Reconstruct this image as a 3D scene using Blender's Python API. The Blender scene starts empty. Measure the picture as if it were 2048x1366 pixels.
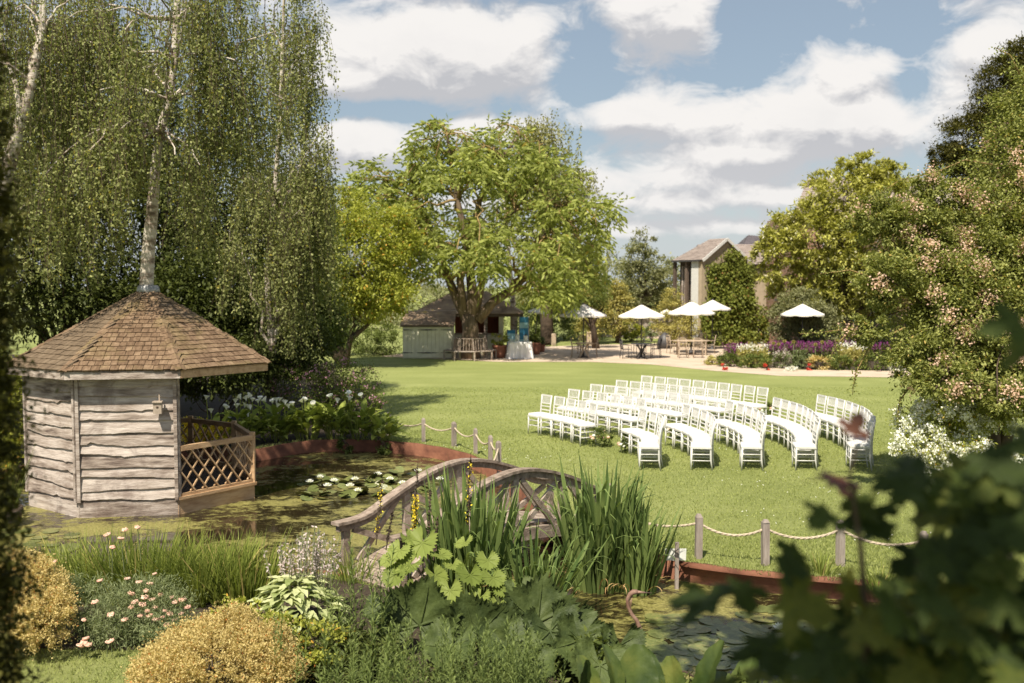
import bpy, math, random
import numpy as np
from mathutils import Vector, Matrix
from mathutils.geometry import tessellate_polygon
R = random.Random(7); rng = np.random.default_rng(7)
SC = bpy.context.scene; COL = SC.collection
rad = math.radians; PI = math.pi
# ---------------- camera
H = 3.57; F = 1991.0; TH = rad(3.363)
cd = bpy.data.cameras.new('camera'); cam = bpy.data.objects.new('camera', cd); COL.objects.link(cam)
cam.location = (0, 0, H); cam.rotation_euler = (PI/2-TH, 0, 0)
cd.sensor_width = 36; cd.lens = 35.0; cd.clip_start = .05; cd.clip_end = 2500
cd.dof.use_dof = True; cd.dof.focus_distance = 12.5; cd.dof.aperture_fstop = 1.7
SC.camera = cam
# ---------------- light
SUN_EL = rad(56); SAZ = (-.36, -.93)          # horizontal direction towards the sun
sd = bpy.data.lights.new('sun', 'SUN'); so = bpy.data.objects.new('sun', sd); COL.objects.link(so)
sd.energy = 5.0; sd.angle = rad(.55); sd.color = (1, .915, .75)
_v = Vector((SAZ[0], SAZ[1], 0)).normalized()*math.cos(SUN_EL)+Vector((0, 0, math.sin(SUN_EL)))
so.rotation_euler = _v.to_track_quat('Z', 'Y').to_euler(); so.location = (0, 0, 60)
vs = SC.view_settings; vs.view_transform = 'Standard'; vs.look = 'None'; vs.exposure = .6; vs.gamma = 1; vs.use_curve_mapping = False
try:
    SC.cycles.max_bounces = 7; SC.cycles.diffuse_bounces = 3; SC.cycles.transmission_bounces = 3
    SC.cycles.sample_clamp_indirect = 6; SC.cycles.use_denoising = True
except Exception: pass

def new(nt, t, **kw):
    n = nt.nodes.new(t)
    for k, v in kw.items():
        if k.startswith('i_'):
            n.inputs[int(k[2:])].default_value = v
        else: setattr(n, k, v)
    return n
def mth(nt, op, a, b=None, clamp=False):
    n = nt.nodes.new('ShaderNodeMath'); n.operation = op; n.use_clamp = clamp
    for i, x in enumerate((a, b)):
        if x is None: continue
        if isinstance(x, (int, float)): n.inputs[i].default_value = x
        else: nt.links.new(x, n.inputs[i])
    return n.outputs[0]
def mixc(nt, f, a, b, mode='MIX'):
    n = nt.nodes.new('ShaderNodeMix'); n.data_type = 'RGBA'; n.blend_type = mode
    for i, x in ((0, f), (6, a), (7, b)):
        if isinstance(x, (int, float)): n.inputs[i].default_value = x
        elif isinstance(x, tuple): n.inputs[i].default_value = x if len(x) == 4 else x+(1,)
        else: nt.links.new(x, n.inputs[i])
    return n.outputs[2]
def ramp(nt, f, stops, interp='LINEAR'):
    n = nt.nodes.new('ShaderNodeValToRGB'); n.color_ramp.interpolation = interp
    e = n.color_ramp.elements
    while len(e) < len(stops): e.new(.5)
    for k, (p, c) in zip(e, stops):
        k.position = p; k.color = (c, c, c, 1) if isinstance(c, (int, float)) else c+(1,)
    nt.links.new(f, n.inputs[0]); return n.outputs[0]
def noise(nt, vec, scale, detail=5, rough=.55, dist=0):
    n = new(nt, 'ShaderNodeTexNoise'); n.inputs['Scale'].default_value = scale
    n.inputs['Detail'].default_value = detail; n.inputs['Roughness'].default_value = rough
    n.inputs['Distortion'].default_value = dist
    if vec is not None: nt.links.new(vec, n.inputs['Vector'])
    return n.outputs['Fac']

w = bpy.data.worlds.new('World'); SC.world = w; w.use_nodes = True
nt = w.node_tree; nt.nodes.clear()
sky = new(nt, 'ShaderNodeTexSky', sky_type='NISHITA', sun_disc=False)
sky.sun_elevation = SUN_EL; sky.sun_rotation = math.atan2(SAZ[0], SAZ[1]); sky.air_density = 1.0; sky.dust_density = 1.2; sky.ozone_density = 1.4
tc = new(nt, 'ShaderNodeTexCoord'); sp = new(nt, 'ShaderNodeSeparateXYZ'); nt.links.new(tc.outputs['Generated'], sp.inputs[0])
X, Y, Z = sp.outputs
az = mth(nt, 'ARCTAN2', X, Y); el = mth(nt, 'ARCSINE', Z)
zz = mth(nt, 'ADD', mth(nt, 'MAXIMUM', Z, 0.0), .10)
cb = new(nt, 'ShaderNodeCombineXYZ'); nt.links.new(mth(nt, 'DIVIDE', X, zz), cb.inputs[0]); nt.links.new(mth(nt, 'DIVIDE', Y, zz), cb.inputs[1])
P1 = cb.outputs[0]
ca = new(nt, 'ShaderNodeCombineXYZ'); nt.links.new(az, ca.inputs[0]); nt.links.new(mth(nt, 'MULTIPLY', el, 1.7), ca.inputs[1])
ca2 = new(nt, 'ShaderNodeCombineXYZ'); nt.links.new(az, ca2.inputs[0]); nt.links.new(mth(nt, 'MULTIPLY', mth(nt, 'ADD', el, .02), 1.7), ca2.inputs[1])
# cumulus banks: (azimuth, elevation, half width, half height, weight) in radians
BL = [(-.075, .222, .115, .042, .85), (-.17, .195, .05, .025, .3), (.150, .262, .055, .035, .75), (.30, .150, .11, .028, .8), (.33, .195, .06, .022, .5), (.12, .165, .07, .018, .6), (.16, .105, .12, .012, .5),
      (-.155, .135, .045, .026, .7), (.445, .205, .028, .026, .7), (.43, .30, .10, .03, .7), (-.02, .15, .06, .014, .5), (.10, .055, .3, .010, .35), (.25, .085, .16, .010, .4), (.05, .078, .2, .008, .35), (-.05,.305,.12,.018,.5), (.22, .125, .10, .010, .4),
      (-.14, .168, .10, .011, -.45), (.065, .195, .035, .05, -.35), (.225, .26, .028, .05, -.4), (.375, .20, .022, .06, -.4), (.27, .27, .03, .03, -.2)]
def cover(e_off):
    e = el if e_off == 0 else mth(nt, 'ADD', el, e_off)
    s = None
    for a0, e0, ra, re, wt in BL:
        da = mth(nt, 'POWER', mth(nt, 'ABSOLUTE', mth(nt, 'MULTIPLY', mth(nt, 'SUBTRACT', az, a0), 1/ra)), 2.0)
        de = mth(nt, 'POWER', mth(nt, 'ABSOLUTE', mth(nt, 'MULTIPLY', mth(nt, 'SUBTRACT', e, e0), 1/re)), 2.0)
        g = mth(nt, 'MULTIPLY', mth(nt, 'EXPONENT', mth(nt, 'MULTIPLY', mth(nt, 'ADD', da, de), -1.0)), wt)
        s = g if s is None else mth(nt, 'ADD', s, g)
    return s
n_big = noise(nt, P1, .9, 3, .5, .4)
n_f = noise(nt, ca.outputs[0], 19, 9, .62, .5); n_f2 = noise(nt, ca2.outputs[0], 19, 9, .62, .5)
n_m = noise(nt, ca.outputs[0], 4.5, 4, .5)
base = mth(nt, 'ADD', mth(nt, 'MULTIPLY', n_big, .30), mth(nt, 'MULTIPLY', n_m, .30))
d0 = mth(nt, 'ADD', mth(nt, 'ADD', base, cover(0)), mth(nt, 'MULTIPLY', n_f, .95))
d1 = mth(nt, 'ADD', mth(nt, 'ADD', base, cover(.02)), mth(nt, 'MULTIPLY', n_f2, .95))
mask = ramp(nt, d0, [(.86, 0.0), (1.0, .75), (1.0, 1.0)])
mask = mth(nt, 'MULTIPLY', mth(nt, 'SUBTRACT', d0, .80), 2.6, True)
mask = mth(nt, 'MULTIPLY', mask, mth(nt, 'SUBTRACT', 2.0, mask), True)
lit = mth(nt, 'ADD', mth(nt, 'MULTIPLY', mth(nt, 'SUBTRACT', d0, d1), 3.4), .62, True)
lit = mth(nt, 'SUBTRACT', lit, mth(nt, 'MULTIPLY', mth(nt, 'MAXIMUM', mth(nt, 'SUBTRACT', d0, 1.35), 0.0), .35), True)
ccol = mixc(nt, lit, (.50, .505, .53), (.84, .815, .79))
skys = mixc(nt, 1.0, sky.outputs[0], (.098, .098, .094), 'MULTIPLY')
skys = mixc(nt, .42, skys, (.44, .50, .55))
haze_f = mth(nt, 'MULTIPLY', mth(nt, 'SUBTRACT', 1.0, mth(nt, 'MULTIPLY', mth(nt, 'MAXIMUM', el, 0.0), 6.5), True), .75)
skys = mixc(nt, haze_f, skys, (.60, .64, .67)); ccol = mixc(nt, mth(nt, 'MULTIPLY', haze_f, .6), ccol, (.70, .70, .70))
fin = mixc(nt, mask, skys, ccol)
bg = new(nt, 'ShaderNodeBackground'); nt.links.new(fin, bg.inputs[0]); bg.inputs[1].default_value = .73
# the Nishita sky itself enters at strength 0.1 (multiplied above); clouds are mixed over it
out = new(nt, 'ShaderNodeOutputWorld'); nt.links.new(bg.outputs[0], out.inputs[0])

# ---------------- frame <-> place
cT, sT = math.cos(TH), math.sin(TH)
def ray(px, py):
    u, v = (px-1024)/F, (683-py)/F
    return Vector((u, cT+v*sT, -sT+v*cT))
def W(px, py, D): r = ray(px, py); return Vector((0, 0, H))+r*(D/r.y)
def G(px, py, z=0.0): r = ray(px, py); return Vector((0, 0, H))+r*((z-H)/r.z)

# ---------------- objects
KIDS = {}
def link(o, parent=None):
    COL.objects.link(o)
    if parent is not None: o.parent = parent; KIDS.setdefault(parent.name, []).append(o)
    return o
def tag(o, label=None, cat=None, group=None, kind=None):
    if label: o['label'] = label
    if cat: o['category'] = cat
    if group: o['group'] = group
    if kind: o['kind'] = kind
    return o
def thing(name, label, cat, loc=(0, 0, 0), rz=0, group=None):
    o = bpy.data.objects.new(name, None); o.empty_display_size = .2; o.location = loc; o.rotation_euler = (0, 0, rz)
    link(o); return tag(o, label, cat, group)
def dup(o, parent=None, loc=None, rz=None, label=None, group=None):
    c = o.copy(); link(c, parent)
    if loc is not None: c.location = loc
    if rz is not None: c.rotation_euler = (0, 0, rz)
    if label: c['label'] = label
    if group: c['group'] = group
    for k in KIDS.get(o.name, []): dup(k, c)
    return c
def put(me, name, parent, loc=(0, 0, 0), rot=None, scale=None, mw=None):
    o = bpy.data.objects.new(name, me); link(o, parent)
    if mw is not None: o.matrix_basis = mw
    else:
        o.location = loc
        if rot is not None: o.rotation_euler = rot
        if scale is not None: o.scale = scale
    return o
I3 = Matrix.Identity(3)
class Mb:
    def __init__(s): s.v = []; s.f = []; s.sm = []
    def add(s, vs, fs, smooth=False):
        b = len(s.v); s.v += [tuple(x) for x in vs]; s.f += [tuple(b+i for i in f) for f in fs]; s.sm += [smooth]*len(fs); return s
    def box(s, c, d, m=I3, taper=1.0):
        c = Vector(c); x, y, z = d[0]/2, d[1]/2, d[2]/2
        vs = [c+m@Vector((a*x*(taper if k > 0 else 1), b*y*(taper if k > 0 else 1), k*z)) for k in (-1, 1) for b in (-1, 1) for a in (-1, 1)]
        return s.add(vs, [(0, 2, 3, 1), (4, 5, 7, 6), (0, 1, 5, 4), (2, 6, 7, 3), (0, 4, 6, 2), (1, 3, 7, 5)])
    def bar(s, p, q, wd, ht, up=(0, 0, 1), taper=1.0):
        p, q = Vector(p), Vector(q); z = (q-p); L = z.length; z = z/L; u = Vector(up)
        if abs(z.dot(u)) > .99: u = Vector((1, 0, 0))
        x = z.cross(u).normalized(); y = x.cross(z)*-1
        return s.box((p+q)/2, (wd, ht, L), Matrix((x, y, z)).transposed(), taper)
    def tube(s, pts, rs, n=8, caps=True, smooth=True):
        pts = [Vector(p) for p in pts]
        if isinstance(rs, (int, float)): rs = [rs]*len(pts)
        vs = []; fs = []; ref = None
        for i, p in enumerate(pts):
            t = (pts[min(i+1, len(pts)-1)]-pts[max(i-1, 0)]).normalized()
            if ref is None: ref = t.orthogonal().normalized()
            ref = (ref-t*ref.dot(t)).normalized(); b = t.cross(ref)
            for k in range(n):
                a = 2*PI*k/n; vs.append(p+(ref*math.cos(a)+b*math.sin(a))*rs[i])
        for i in range(len(pts)-1):
            for k in range(n):
                k2 = (k+1) % n; fs.append((i*n+k, i*n+k2, (i+1)*n+k2, (i+1)*n+k))
        if caps: fs.append(tuple(range(n-1, -1, -1))); fs.append(tuple((len(pts)-1)*n+k for k in range(n)))
        return s.add(vs, fs, smooth)
    def lathe(s, prof, n=16, c=(0, 0, 0), smooth=True, caps=True):
        vs = [(c[0]+r*math.cos(2*PI*k/n), c[1]+r*math.sin(2*PI*k/n), c[2]+z) for r, z in prof for k in range(n)]
        fs = [(i*n+k, i*n+(k+1) % n, (i+1)*n+(k+1) % n, (i+1)*n+k) for i in range(len(prof)-1) for k in range(n)]
        if caps: fs += [tuple(range(n-1, -1, -1)), tuple((len(prof)-1)*n+k for k in range(n))]
        return s.add(vs, fs, smooth)
    def prism(s, poly, z0, z1, m=None):
        n = len(poly); vs = [Vector((x, y, z)) for z in (z0, z1) for x, y in poly]
        if m is not None: vs = [m@v for v in vs]
        return s.add(vs, [tuple(range(n-1, -1, -1)), tuple(range(n, 2*n))]+[(i, (i+1) % n, n+(i+1) % n, n+i) for i in range(n)])
    def grid(s, rows, smooth=True):
        n = len(rows[0]); vs = [v for r in rows for v in r]
        return s.add(vs, [(i*n+j, i*n+j+1, (i+1)*n+j+1, (i+1)*n+j) for i in range(len(rows)-1) for j in range(n-1)], smooth)
    def mesh(s, name, mt, off=None):
        me = bpy.data.meshes.new(name)
        v = s.v if off is None else [(a-off[0], b-off[1], c-off[2]) for a, b, c in s.v]
        me.from_pydata(v, [], s.f); me.polygons.foreach_set('use_smooth', s.sm); me.materials.append(mt); me.update(); return me
    def build(s, name, mt, parent=None, off=None, **k):
        o = put(s.mesh(name, mt, off), name, parent); tag(o, **k) if k else None; return o
def unit(a): return a/np.maximum(np.linalg.norm(a, axis=1, keepdims=True), 1e-9)
class Lf:
    """leaf-sized faces in numpy; quads base, side, tip, side"""
    def __init__(s): s.V = []; s.r = []
    def add(s, P, A, S, wd, side=None, fold=.18):
        P = np.asarray(P, float); n = len(P)
        if n == 0: return s
        A = unit(np.asarray(A, float)); S = np.broadcast_to(np.asarray(S, float), (n,))[:, None]; wd = np.broadcast_to(np.asarray(wd, float), (n,))[:, None]
        if side is None: side = rng.normal(size=(n, 3))
        side = unit(np.cross(A, side)); nn = np.cross(side, A)
        m = P+A*S*.48+nn*S*fold*.5
        s.V.append(np.stack([P, m+side*wd*.5, P+A*S, m-side*wd*.5], 1)); s.r.append(rng.random(n)); return s
    def mesh(s, name, mt, off=None):
        V = np.concatenate(s.V); n = len(V); r = np.repeat(np.concatenate(s.r), 4).astype('f4')
        if off is not None: V = V-np.array(off)
        me = bpy.data.meshes.new(name); me.vertices.add(n*4); me.vertices.foreach_set('co', V.reshape(-1).astype('f4'))
        me.loops.add(n*4); me.loops.foreach_set('vertex_index', np.arange(n*4, dtype='i4'))
        me.polygons.add(n); me.polygons.foreach_set('loop_start', np.arange(0, n*4, 4, dtype='i4'))
        at = me.attributes.new('rnd', 'FLOAT', 'POINT'); at.data.foreach_set('value', r)
        me.materials.append(mt); me.update(calc_edges=True); return me
    def build(s, name, mt, parent=None, off=None, **k):
        o = put(s.mesh(name, mt, off), name, parent); tag(o, **k) if k else None; return o

# ---------------- materials
def bsdf(name):
    m = bpy.data.materials.new(name); m.use_nodes = True; return m, m.node_tree, m.node_tree.nodes['Principled BSDF']
def setb(nt, b, col, rough, spec=.5, metal=0):
    if isinstance(col, tuple): b.inputs['Base Color'].default_value = col+(1,)
    else: nt.links.new(col, b.inputs['Base Color'])
    if isinstance(rough, (int, float)): b.inputs['Roughness'].default_value = rough
    else: nt.links.new(rough, b.inputs['Roughness'])
    b.inputs['Specular IOR Level'].default_value = spec; b.inputs['Metallic'].default_value = metal
def bump(nt, b, h, st, dist=.02):
    n = new(nt, 'ShaderNodeBump'); n.inputs['Strength'].default_value = st; n.inputs['Distance'].default_value = dist
    nt.links.new(h, n.inputs['Height']); nt.links.new(n.outputs[0], b.inputs['Normal'])
def mapv(nt, sc=(1, 1, 1), obj=True):
    t = new(nt, 'ShaderNodeTexCoord'); m = new(nt, 'ShaderNodeMapping'); m.inputs['Scale'].default_value = sc
    nt.links.new(t.outputs['Object'], m.inputs[0])
    return m.outputs[0]
def worldpos(nt, sc=(1, 1, 1)):
    g = new(nt, 'ShaderNodeNewGeometry'); m = new(nt, 'ShaderNodeMapping'); m.inputs['Scale'].default_value = sc
    nt.links.new(g.outputs['Position'], m.inputs[0]); return m.outputs[0]
def mk(name, stops, sc=(1, 1, 1), ns=6, rough=.7, bst=.3, bs=None, spec=.3, metal=0, objrnd=.0, wp=False, attr=False, detail=6, stain=None):
    m, nt, b = bsdf(name); v = (worldpos if wp else mapv)(nt, sc)
    oi = new(nt, 'ShaderNodeObjectInfo')
    if objrnd and not wp:
        ad = new(nt, 'ShaderNodeVectorMath', operation='ADD'); nt.links.new(v, ad.inputs[0])
        cbn = new(nt, 'ShaderNodeCombineXYZ')
        for i in range(3): nt.links.new(mth(nt, 'MULTIPLY', oi.outputs['Random'], 37.0), cbn.inputs[i])
        nt.links.new(cbn.outputs[0], ad.inputs[1]); v = ad.outputs[0]
    f = noise(nt, v, ns, detail, .62)
    if objrnd:
        rr = oi.outputs['Random']
        if attr: at = new(nt, 'ShaderNodeAttribute', attribute_name='rnd'); rr = at.outputs['Fac']
        f = mth(nt, 'ADD', f, mth(nt, 'MULTIPLY', mth(nt, 'SUBTRACT', rr, .5), objrnd), True)
    c = ramp(nt, f, stops)
    if stain: c = mixc(nt, mth(nt, 'MULTIPLY', ramp(nt, noise(nt, worldpos(nt), stain[1], 5, .7, .6), [(.50, 0.0), (.66, 1.0)]), stain[2]), c, stain[0])
    setb(nt, b, c, rough, spec, metal)
    if bst: bump(nt, b, noise(nt, v, bs or ns*4, 6, .6), bst)
    return m
def leafm(name, c1, c2, trans=.3, rough=.45, alt=None, af=.06, ns=.8, c3=None):
    m, nt, b = bsdf(name)
    at = new(nt, 'ShaderNodeAttribute', attribute_name='rnd'); oi_ = new(nt, 'ShaderNodeObjectInfo'); r = mth(nt, 'FRACT', mth(nt, 'ADD', at.outputs['Fac'], oi_.outputs['Random']))
    br_ = 1.22; c1 = tuple(min(x*br_, .86) for x in c1); c2 = tuple(min(x*br_, .86) for x in c2)
    f = mth(nt, 'ADD', mth(nt, 'MULTIPLY', r, .65), mth(nt, 'MULTIPLY', noise(nt, worldpos(nt), ns, 3), .45), True)
    c = ramp(nt, f, [(.15, c1), (.85, c2)])
    if alt: c = mixc(nt, ramp(nt, r, [(1-af, 0.0), (1-af+.004, 1.0)]), c, alt)
    setb(nt, b, c, max(rough, .5), .14)
    if trans:
        t = new(nt, 'ShaderNodeBsdfTranslucent'); tc_ = mixc(nt, 1.0, c, (1.25, 1.3, .7), 'MULTIPLY'); nt.links.new(tc_, t.inputs[0])
        mx = new(nt, 'ShaderNodeMixShader'); mx.inputs[0].default_value = trans
        nt.links.new(b.outputs[0], mx.inputs[1]); nt.links.new(t.outputs[0], mx.inputs[2])
        nt.links.new(mx.outputs[0], nt.nodes['Material Output'].inputs[0])
    return m
M = {}
M['lily'] = leafm('petal_white', (.72, .70, .62), (.85, .83, .76), .2)
M['oldwood'] = mk('weathered_board', [(.26, (.09, .064, .054)), (.42, (.29, .235, .20)), (.56, (.45, .385, .345)), (.76, (.61, .54, .49))], (.9, 5, 6), 2.0, .8, .6, 9, objrnd=.18, stain=((.13, .09, .075), 1.6, .6))
M['darkwood'] = mk('dark_board', [(.25, (.06, .042, .032)), (.7, (.17, .125, .10))], (1, 5, 8), 2.5, .85, .4, 9, objrnd=.2)
M['newwood'] = mk('orange_timber', [(.25, (.33, .19, .10)), (.5, (.50, .33, .19)), (.8, (.60, .43, .27))], (2, 9, 9), 2, .65, .25, 8, objrnd=.2)
M['deck'] = mk('deck_board', [(.3, (.07, .05, .04)), (.7, (.15, .11, .09))], (1, 8, 8), 3, .8, .3, objrnd=.25)
M['shingle'] = mk('cedar_shingle', [(.15, (.055, .033, .020)), (.4, (.135, .084, .050)), (.62, (.21, .14, .088)), (.9, (.32, .225, .145))], (9, 3, 3), 2.5, .85, .5, 14, objrnd=.24, stain=((.20, .17, .06), 1.3, .35))
M['shingle_j'] = mk('cedar_shingle_far', [(.2, (.06, .042, .027)), (.5, (.14, .10, .065)), (.85, (.23, .175, .12))], (1, 1, 1), 6, .85, .5, 30)
M['moss_roof'] = mk('mossy_roof', [(.3, (.17, .12, .085)), (.5, (.34, .245, .175)), (.60, (.42, .31, .22)), (.68, (.52, .38, .10))], (1, 1, 1), 1.6, .9, .5, 20)
M['bridge'] = mk('lichened_oak', [(.25, (.14, .105, .08)), (.5, (.32, .25, .205)), (.70, (.45, .38, .32)), (.88, (.62, .56, .48))], (4, 4, 4), 2.6, .85, .6, 14, objrnd=.2)
M['post'] = mk('grey_post', [(.25, (.20, .16, .14)), (.75, (.40, .345, .31))], (8, 8, 1.2), 3, .85, .3, objrnd=.2)
M['rope'] = mk('rope', [(.3, (.42, .34, .25)), (.7, (.62, .53, .41))], (1, 1, 1), 60, .9, .5, 200)
M['white'] = mk('white_paint', [(.3, (.56, .55, .535)), (.7, (.66, .65, .635))], (1, 1, 1), 9, .45, .05)
M['cushion'] = mk('white_cushion', [(.3, (.62, .61, .59)), (.7, (.70, .69, .67))], (1, 1, 1), 14, .85, .15, 40)
M['rust'] = mk('rusty_pond_rim', [(.2, (.06, .022, .014)), (.45, (.15, .06, .036)), (.7, (.24, .105, .062)), (.9, (.30, .19, .12))], (1, 1, 1.6), 2.2, .8, .4, 16, wp=True)
M['lead'] = mk('lead_flashing', [(.3, (.22, .22, .23)), (.7, (.42, .42, .43))], (1, 1, 1), 9, .5, .3, metal=.5)
M['birch'] = mk('birch_bark', [(.30, (.05, .036, .03)), (.42, (.26, .20, .16)), (.52, (.50, .44, .38)), (.8, (.66, .62, .57))], (1, 1, 3.2), 2.6, .8, .5, 14, wp=True)
M['bark'] = mk('bark', [(.25, (.06, .04, .028)), (.6, (.20, .145, .10)), (.85, (.31, .245, .17))], (5, 5, .9), 1.6, .9, .9, 9, wp=True)
M['barkd'] = mk('bark_dark', [(.25, (.035, .024, .017)), (.75, (.12, .085, .06))], (3, 3, .8), 2, .9, .7, 9, wp=True)
M['barky'] = mk('lichened_branch', [(.3, (.14, .09, .045)), (.6, (.31, .22, .09)), (.8, (.42, .30, .10))], (1, 1, 1), 3, .9, .4, 20, wp=True)
M['terra'] = mk('terracotta', [(.3, (.26, .105, .065)), (.7, (.38, .17, .11))], (1, 1, 1), 5, .8, .15)
M['iron'] = mk('dark_iron', [(.3, (.035, .032, .034)), (.7, (.07, .064, .066))], (1, 1, 1), 8, .5, .1, spec=.5)
M['teak'] = mk('teak', [(.3, (.33, .24, .17)), (.7, (.52, .42, .32))], (2, 2, 6), 5, .7, .2)
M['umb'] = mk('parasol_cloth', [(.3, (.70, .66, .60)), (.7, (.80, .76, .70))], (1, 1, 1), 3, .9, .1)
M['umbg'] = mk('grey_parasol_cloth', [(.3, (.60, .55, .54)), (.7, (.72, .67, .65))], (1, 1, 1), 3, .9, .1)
M['shedw'] = mk('pale_shed_paint', [(.3, (.64, .60, .45)), (.7, (.78, .74, .58))], (1, 1, 1), 4, .6, .2)
M['cloth'] = mk('table_linen', [(.3, (.70, .68, .70)), (.7, (.82, .81, .82))], (1, 1, 1), 6, .85, .1)
M['blue1'] = mk('blue_canvas', [(.3, (.05, .22, .40)), (.7, (.08, .30, .50))], (1, 1, 1), 5, .8, .1)
M['blue2'] = mk('pale_blue_canvas', [(.3, (.30, .55, .65)), (.7, (.42, .65, .72))], (1, 1, 1), 5, .8, .1)
M['soil'] = mk('soil', [(.3, (.025, .018, .012)), (.7, (.075, .055, .038))], (1, 1, 1), 6, .95, .8, 30, wp=True)
M['stone'] = mk('stone_wall', [(.3, (.20, .17, .15)), (.7, (.40, .35, .31))], (1, 1, 1), 2.5, .9, .6, 9, wp=True)
M['beige'] = mk('beige_render', [(.3, (.32, .255, .18)), (.7, (.45, .36, .26))], (1, 1, 1), 3, .9, .2, wp=True)
M['slate'] = mk('slate_roof', [(.3, (.20, .16, .145)), (.7, (.36, .30, .27))], (1, 1, 5), 2.5, .8, .5, 14, wp=True)
M['slated'] = mk('dark_slate', [(.3, (.07, .06, .07)), (.7, (.13, .115, .125))], (1, 1, 4), 2.5, .8, .4, wp=True)
M['glass'] = mk('dark_glass', [(.3, (.01, .01, .01)), (.7, (.03, .028, .025))], (1, 1, 1), 3, .08, 0, spec=.7)
M['clearglass'] = mk('drinks_glass', [(.3, (.45, .46, .43)), (.7, (.62, .62, .58))], (1, 1, 1), 9, .1, 0, spec=.8)
M['redwood'] = mk('red_interior', [(.3, (.10, .03, .018)), (.7, (.20, .065, .035))], (4, 1, 1), 3, .8, .1)
M['teal'] = mk('teal_post', [(.3, (.10, .24, .26)), (.7, (.16, .34, .36))], (1, 1, 1), 3, .6, .1)
M['signw'] = mk('sign_white', [(.3, (.55, .56, .52)), (.7, (.78, .78, .75))], (1, 1, 1), 7, .6, .1)
M['rustst'] = mk('rusty_steel', [(.3, (.14, .07, .05)), (.7, (.34, .22, .17))], (1, 1, 1), 9, .6, .3, wp=True)
M['nest'] = mk('bird_box_wood', [(.3, (.30, .24, .19)), (.7, (.46, .38, .31))], (4, 4, 1), 4, .8, .2)
def brickm():
    m, nt, b = bsdf('brick_wall'); v = worldpos(nt)
    bt = new(nt, 'ShaderNodeTexBrick'); bt.inputs['Scale'].default_value = 1; bt.inputs['Brick Width'].default_value = .225; bt.inputs['Row Height'].default_value = .075; bt.inputs['Mortar Size'].default_value = .01
    sx = new(nt, 'ShaderNodeSeparateXYZ'); nt.links.new(v, sx.inputs[0]); cx = new(nt, 'ShaderNodeCombineXYZ'); nt.links.new(mth(nt, 'ADD', sx.outputs[0], sx.outputs[1]), cx.inputs[0]); nt.links.new(sx.outputs[2], cx.inputs[1])
    nt.links.new(cx.outputs[0], bt.inputs[0])
    bt.inputs['Color1'].default_value = (.36, .17, .11, 1); bt.inputs['Color2'].default_value = (.25, .12, .08, 1); bt.inputs['Mortar'].default_value = (.38, .33, .28, 1)
    setb(nt, b, bt.outputs[0], .85, .3); return m
M['brick'] = brickm()
def lawnm():
    m, nt, b = bsdf('mown_lawn'); v = worldpos(nt)
    a = noise(nt, v, .35, 5, .6); c = noise(nt, v, 9, 8, .75); d = noise(nt, worldpos(nt, (.25, .9, 1)), 1.2, 3, .5)
    f = mth(nt, 'ADD', mth(nt, 'ADD', mth(nt, 'MULTIPLY', a, .35), mth(nt, 'MULTIPLY', c, .45)), mth(nt, 'MULTIPLY', d, .22), True)
    col = ramp(nt, f, [(.28, (.14, .172, .05)), (.5, (.25, .28, .092)), (.72, (.365, .385, .15))])
    wv_ = new(nt, 'ShaderNodeTexWave', wave_type='RINGS', rings_direction='Z'); mp_ = new(nt, 'ShaderNodeMapping'); mp_.inputs['Location'].default_value = (4.4, -18.8, 0); nt.links.new(v, mp_.inputs[0]); nt.links.new(mp_.outputs[0], wv_.inputs[0]); wv_.inputs['Scale'].default_value = .16; wv_.inputs['Distortion'].default_value = 1.2; wv_.inputs['Detail Scale'].default_value = .3
    col = mixc(nt, mth(nt, 'MULTIPLY', wv_.outputs['Fac'], .22), col, (.17, .20, .05))
    setb(nt, b, col, .85, .2); bump(nt, b, noise(nt, v, 40, 8, .8), .8, .05); return m
M['lawn'] = lawnm()
def gravelm():
    m, nt, b = bsdf('patio_paving'); v = worldpos(nt)
    f = mth(nt, 'ADD', mth(nt, 'MULTIPLY', noise(nt, v, 1.1, 5, .6), .6), mth(nt, 'MULTIPLY', noise(nt, v, 22, 4, .7), .4), True)
    setb(nt, b, ramp(nt, f, [(.3, (.36, .27, .20)), (.5, (.50, .40, .315)), (.75, (.60, .50, .41))]), .9, .2); bump(nt, b, noise(nt, v, 25, 5, .7), .4); return m
M['patio'] = gravelm()
def waterm():
    m, nt, b = bsdf('pond_water'); v = worldpos(nt)
    a = noise(nt, worldpos(nt, (.55, 1, 1)), .9, 4, .6, .5); c = noise(nt, worldpos(nt, (.8, 1, 1)), 7, 8, .75, .6)
    f = mth(nt, 'ADD', mth(nt, 'MULTIPLY', a, .55), mth(nt, 'MULTIPLY', c, .55), True)
    k = ramp(nt, f, [(.53, 0.0), (.61, 1.0)])
    weed = ramp(nt, noise(nt, v, 30, 4, .7), [(.3, (.09, .085, .018)), (.5, (.20, .18, .05)), (.7, (.34, .31, .12))])
    col = mixc(nt, k, (.022, .016, .008), weed)
    setb(nt, b, col, mth(nt, 'ADD', mth(nt, 'MULTIPLY', k, .55), .06), .5)
    bump(nt, b, mth(nt, 'ADD', mth(nt, 'MULTIPLY', k, .4), mth(nt, 'MULTIPLY', noise(nt, v, 4, 3), .15)), .25, .02); return m
M['water'] = waterm()
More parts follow.
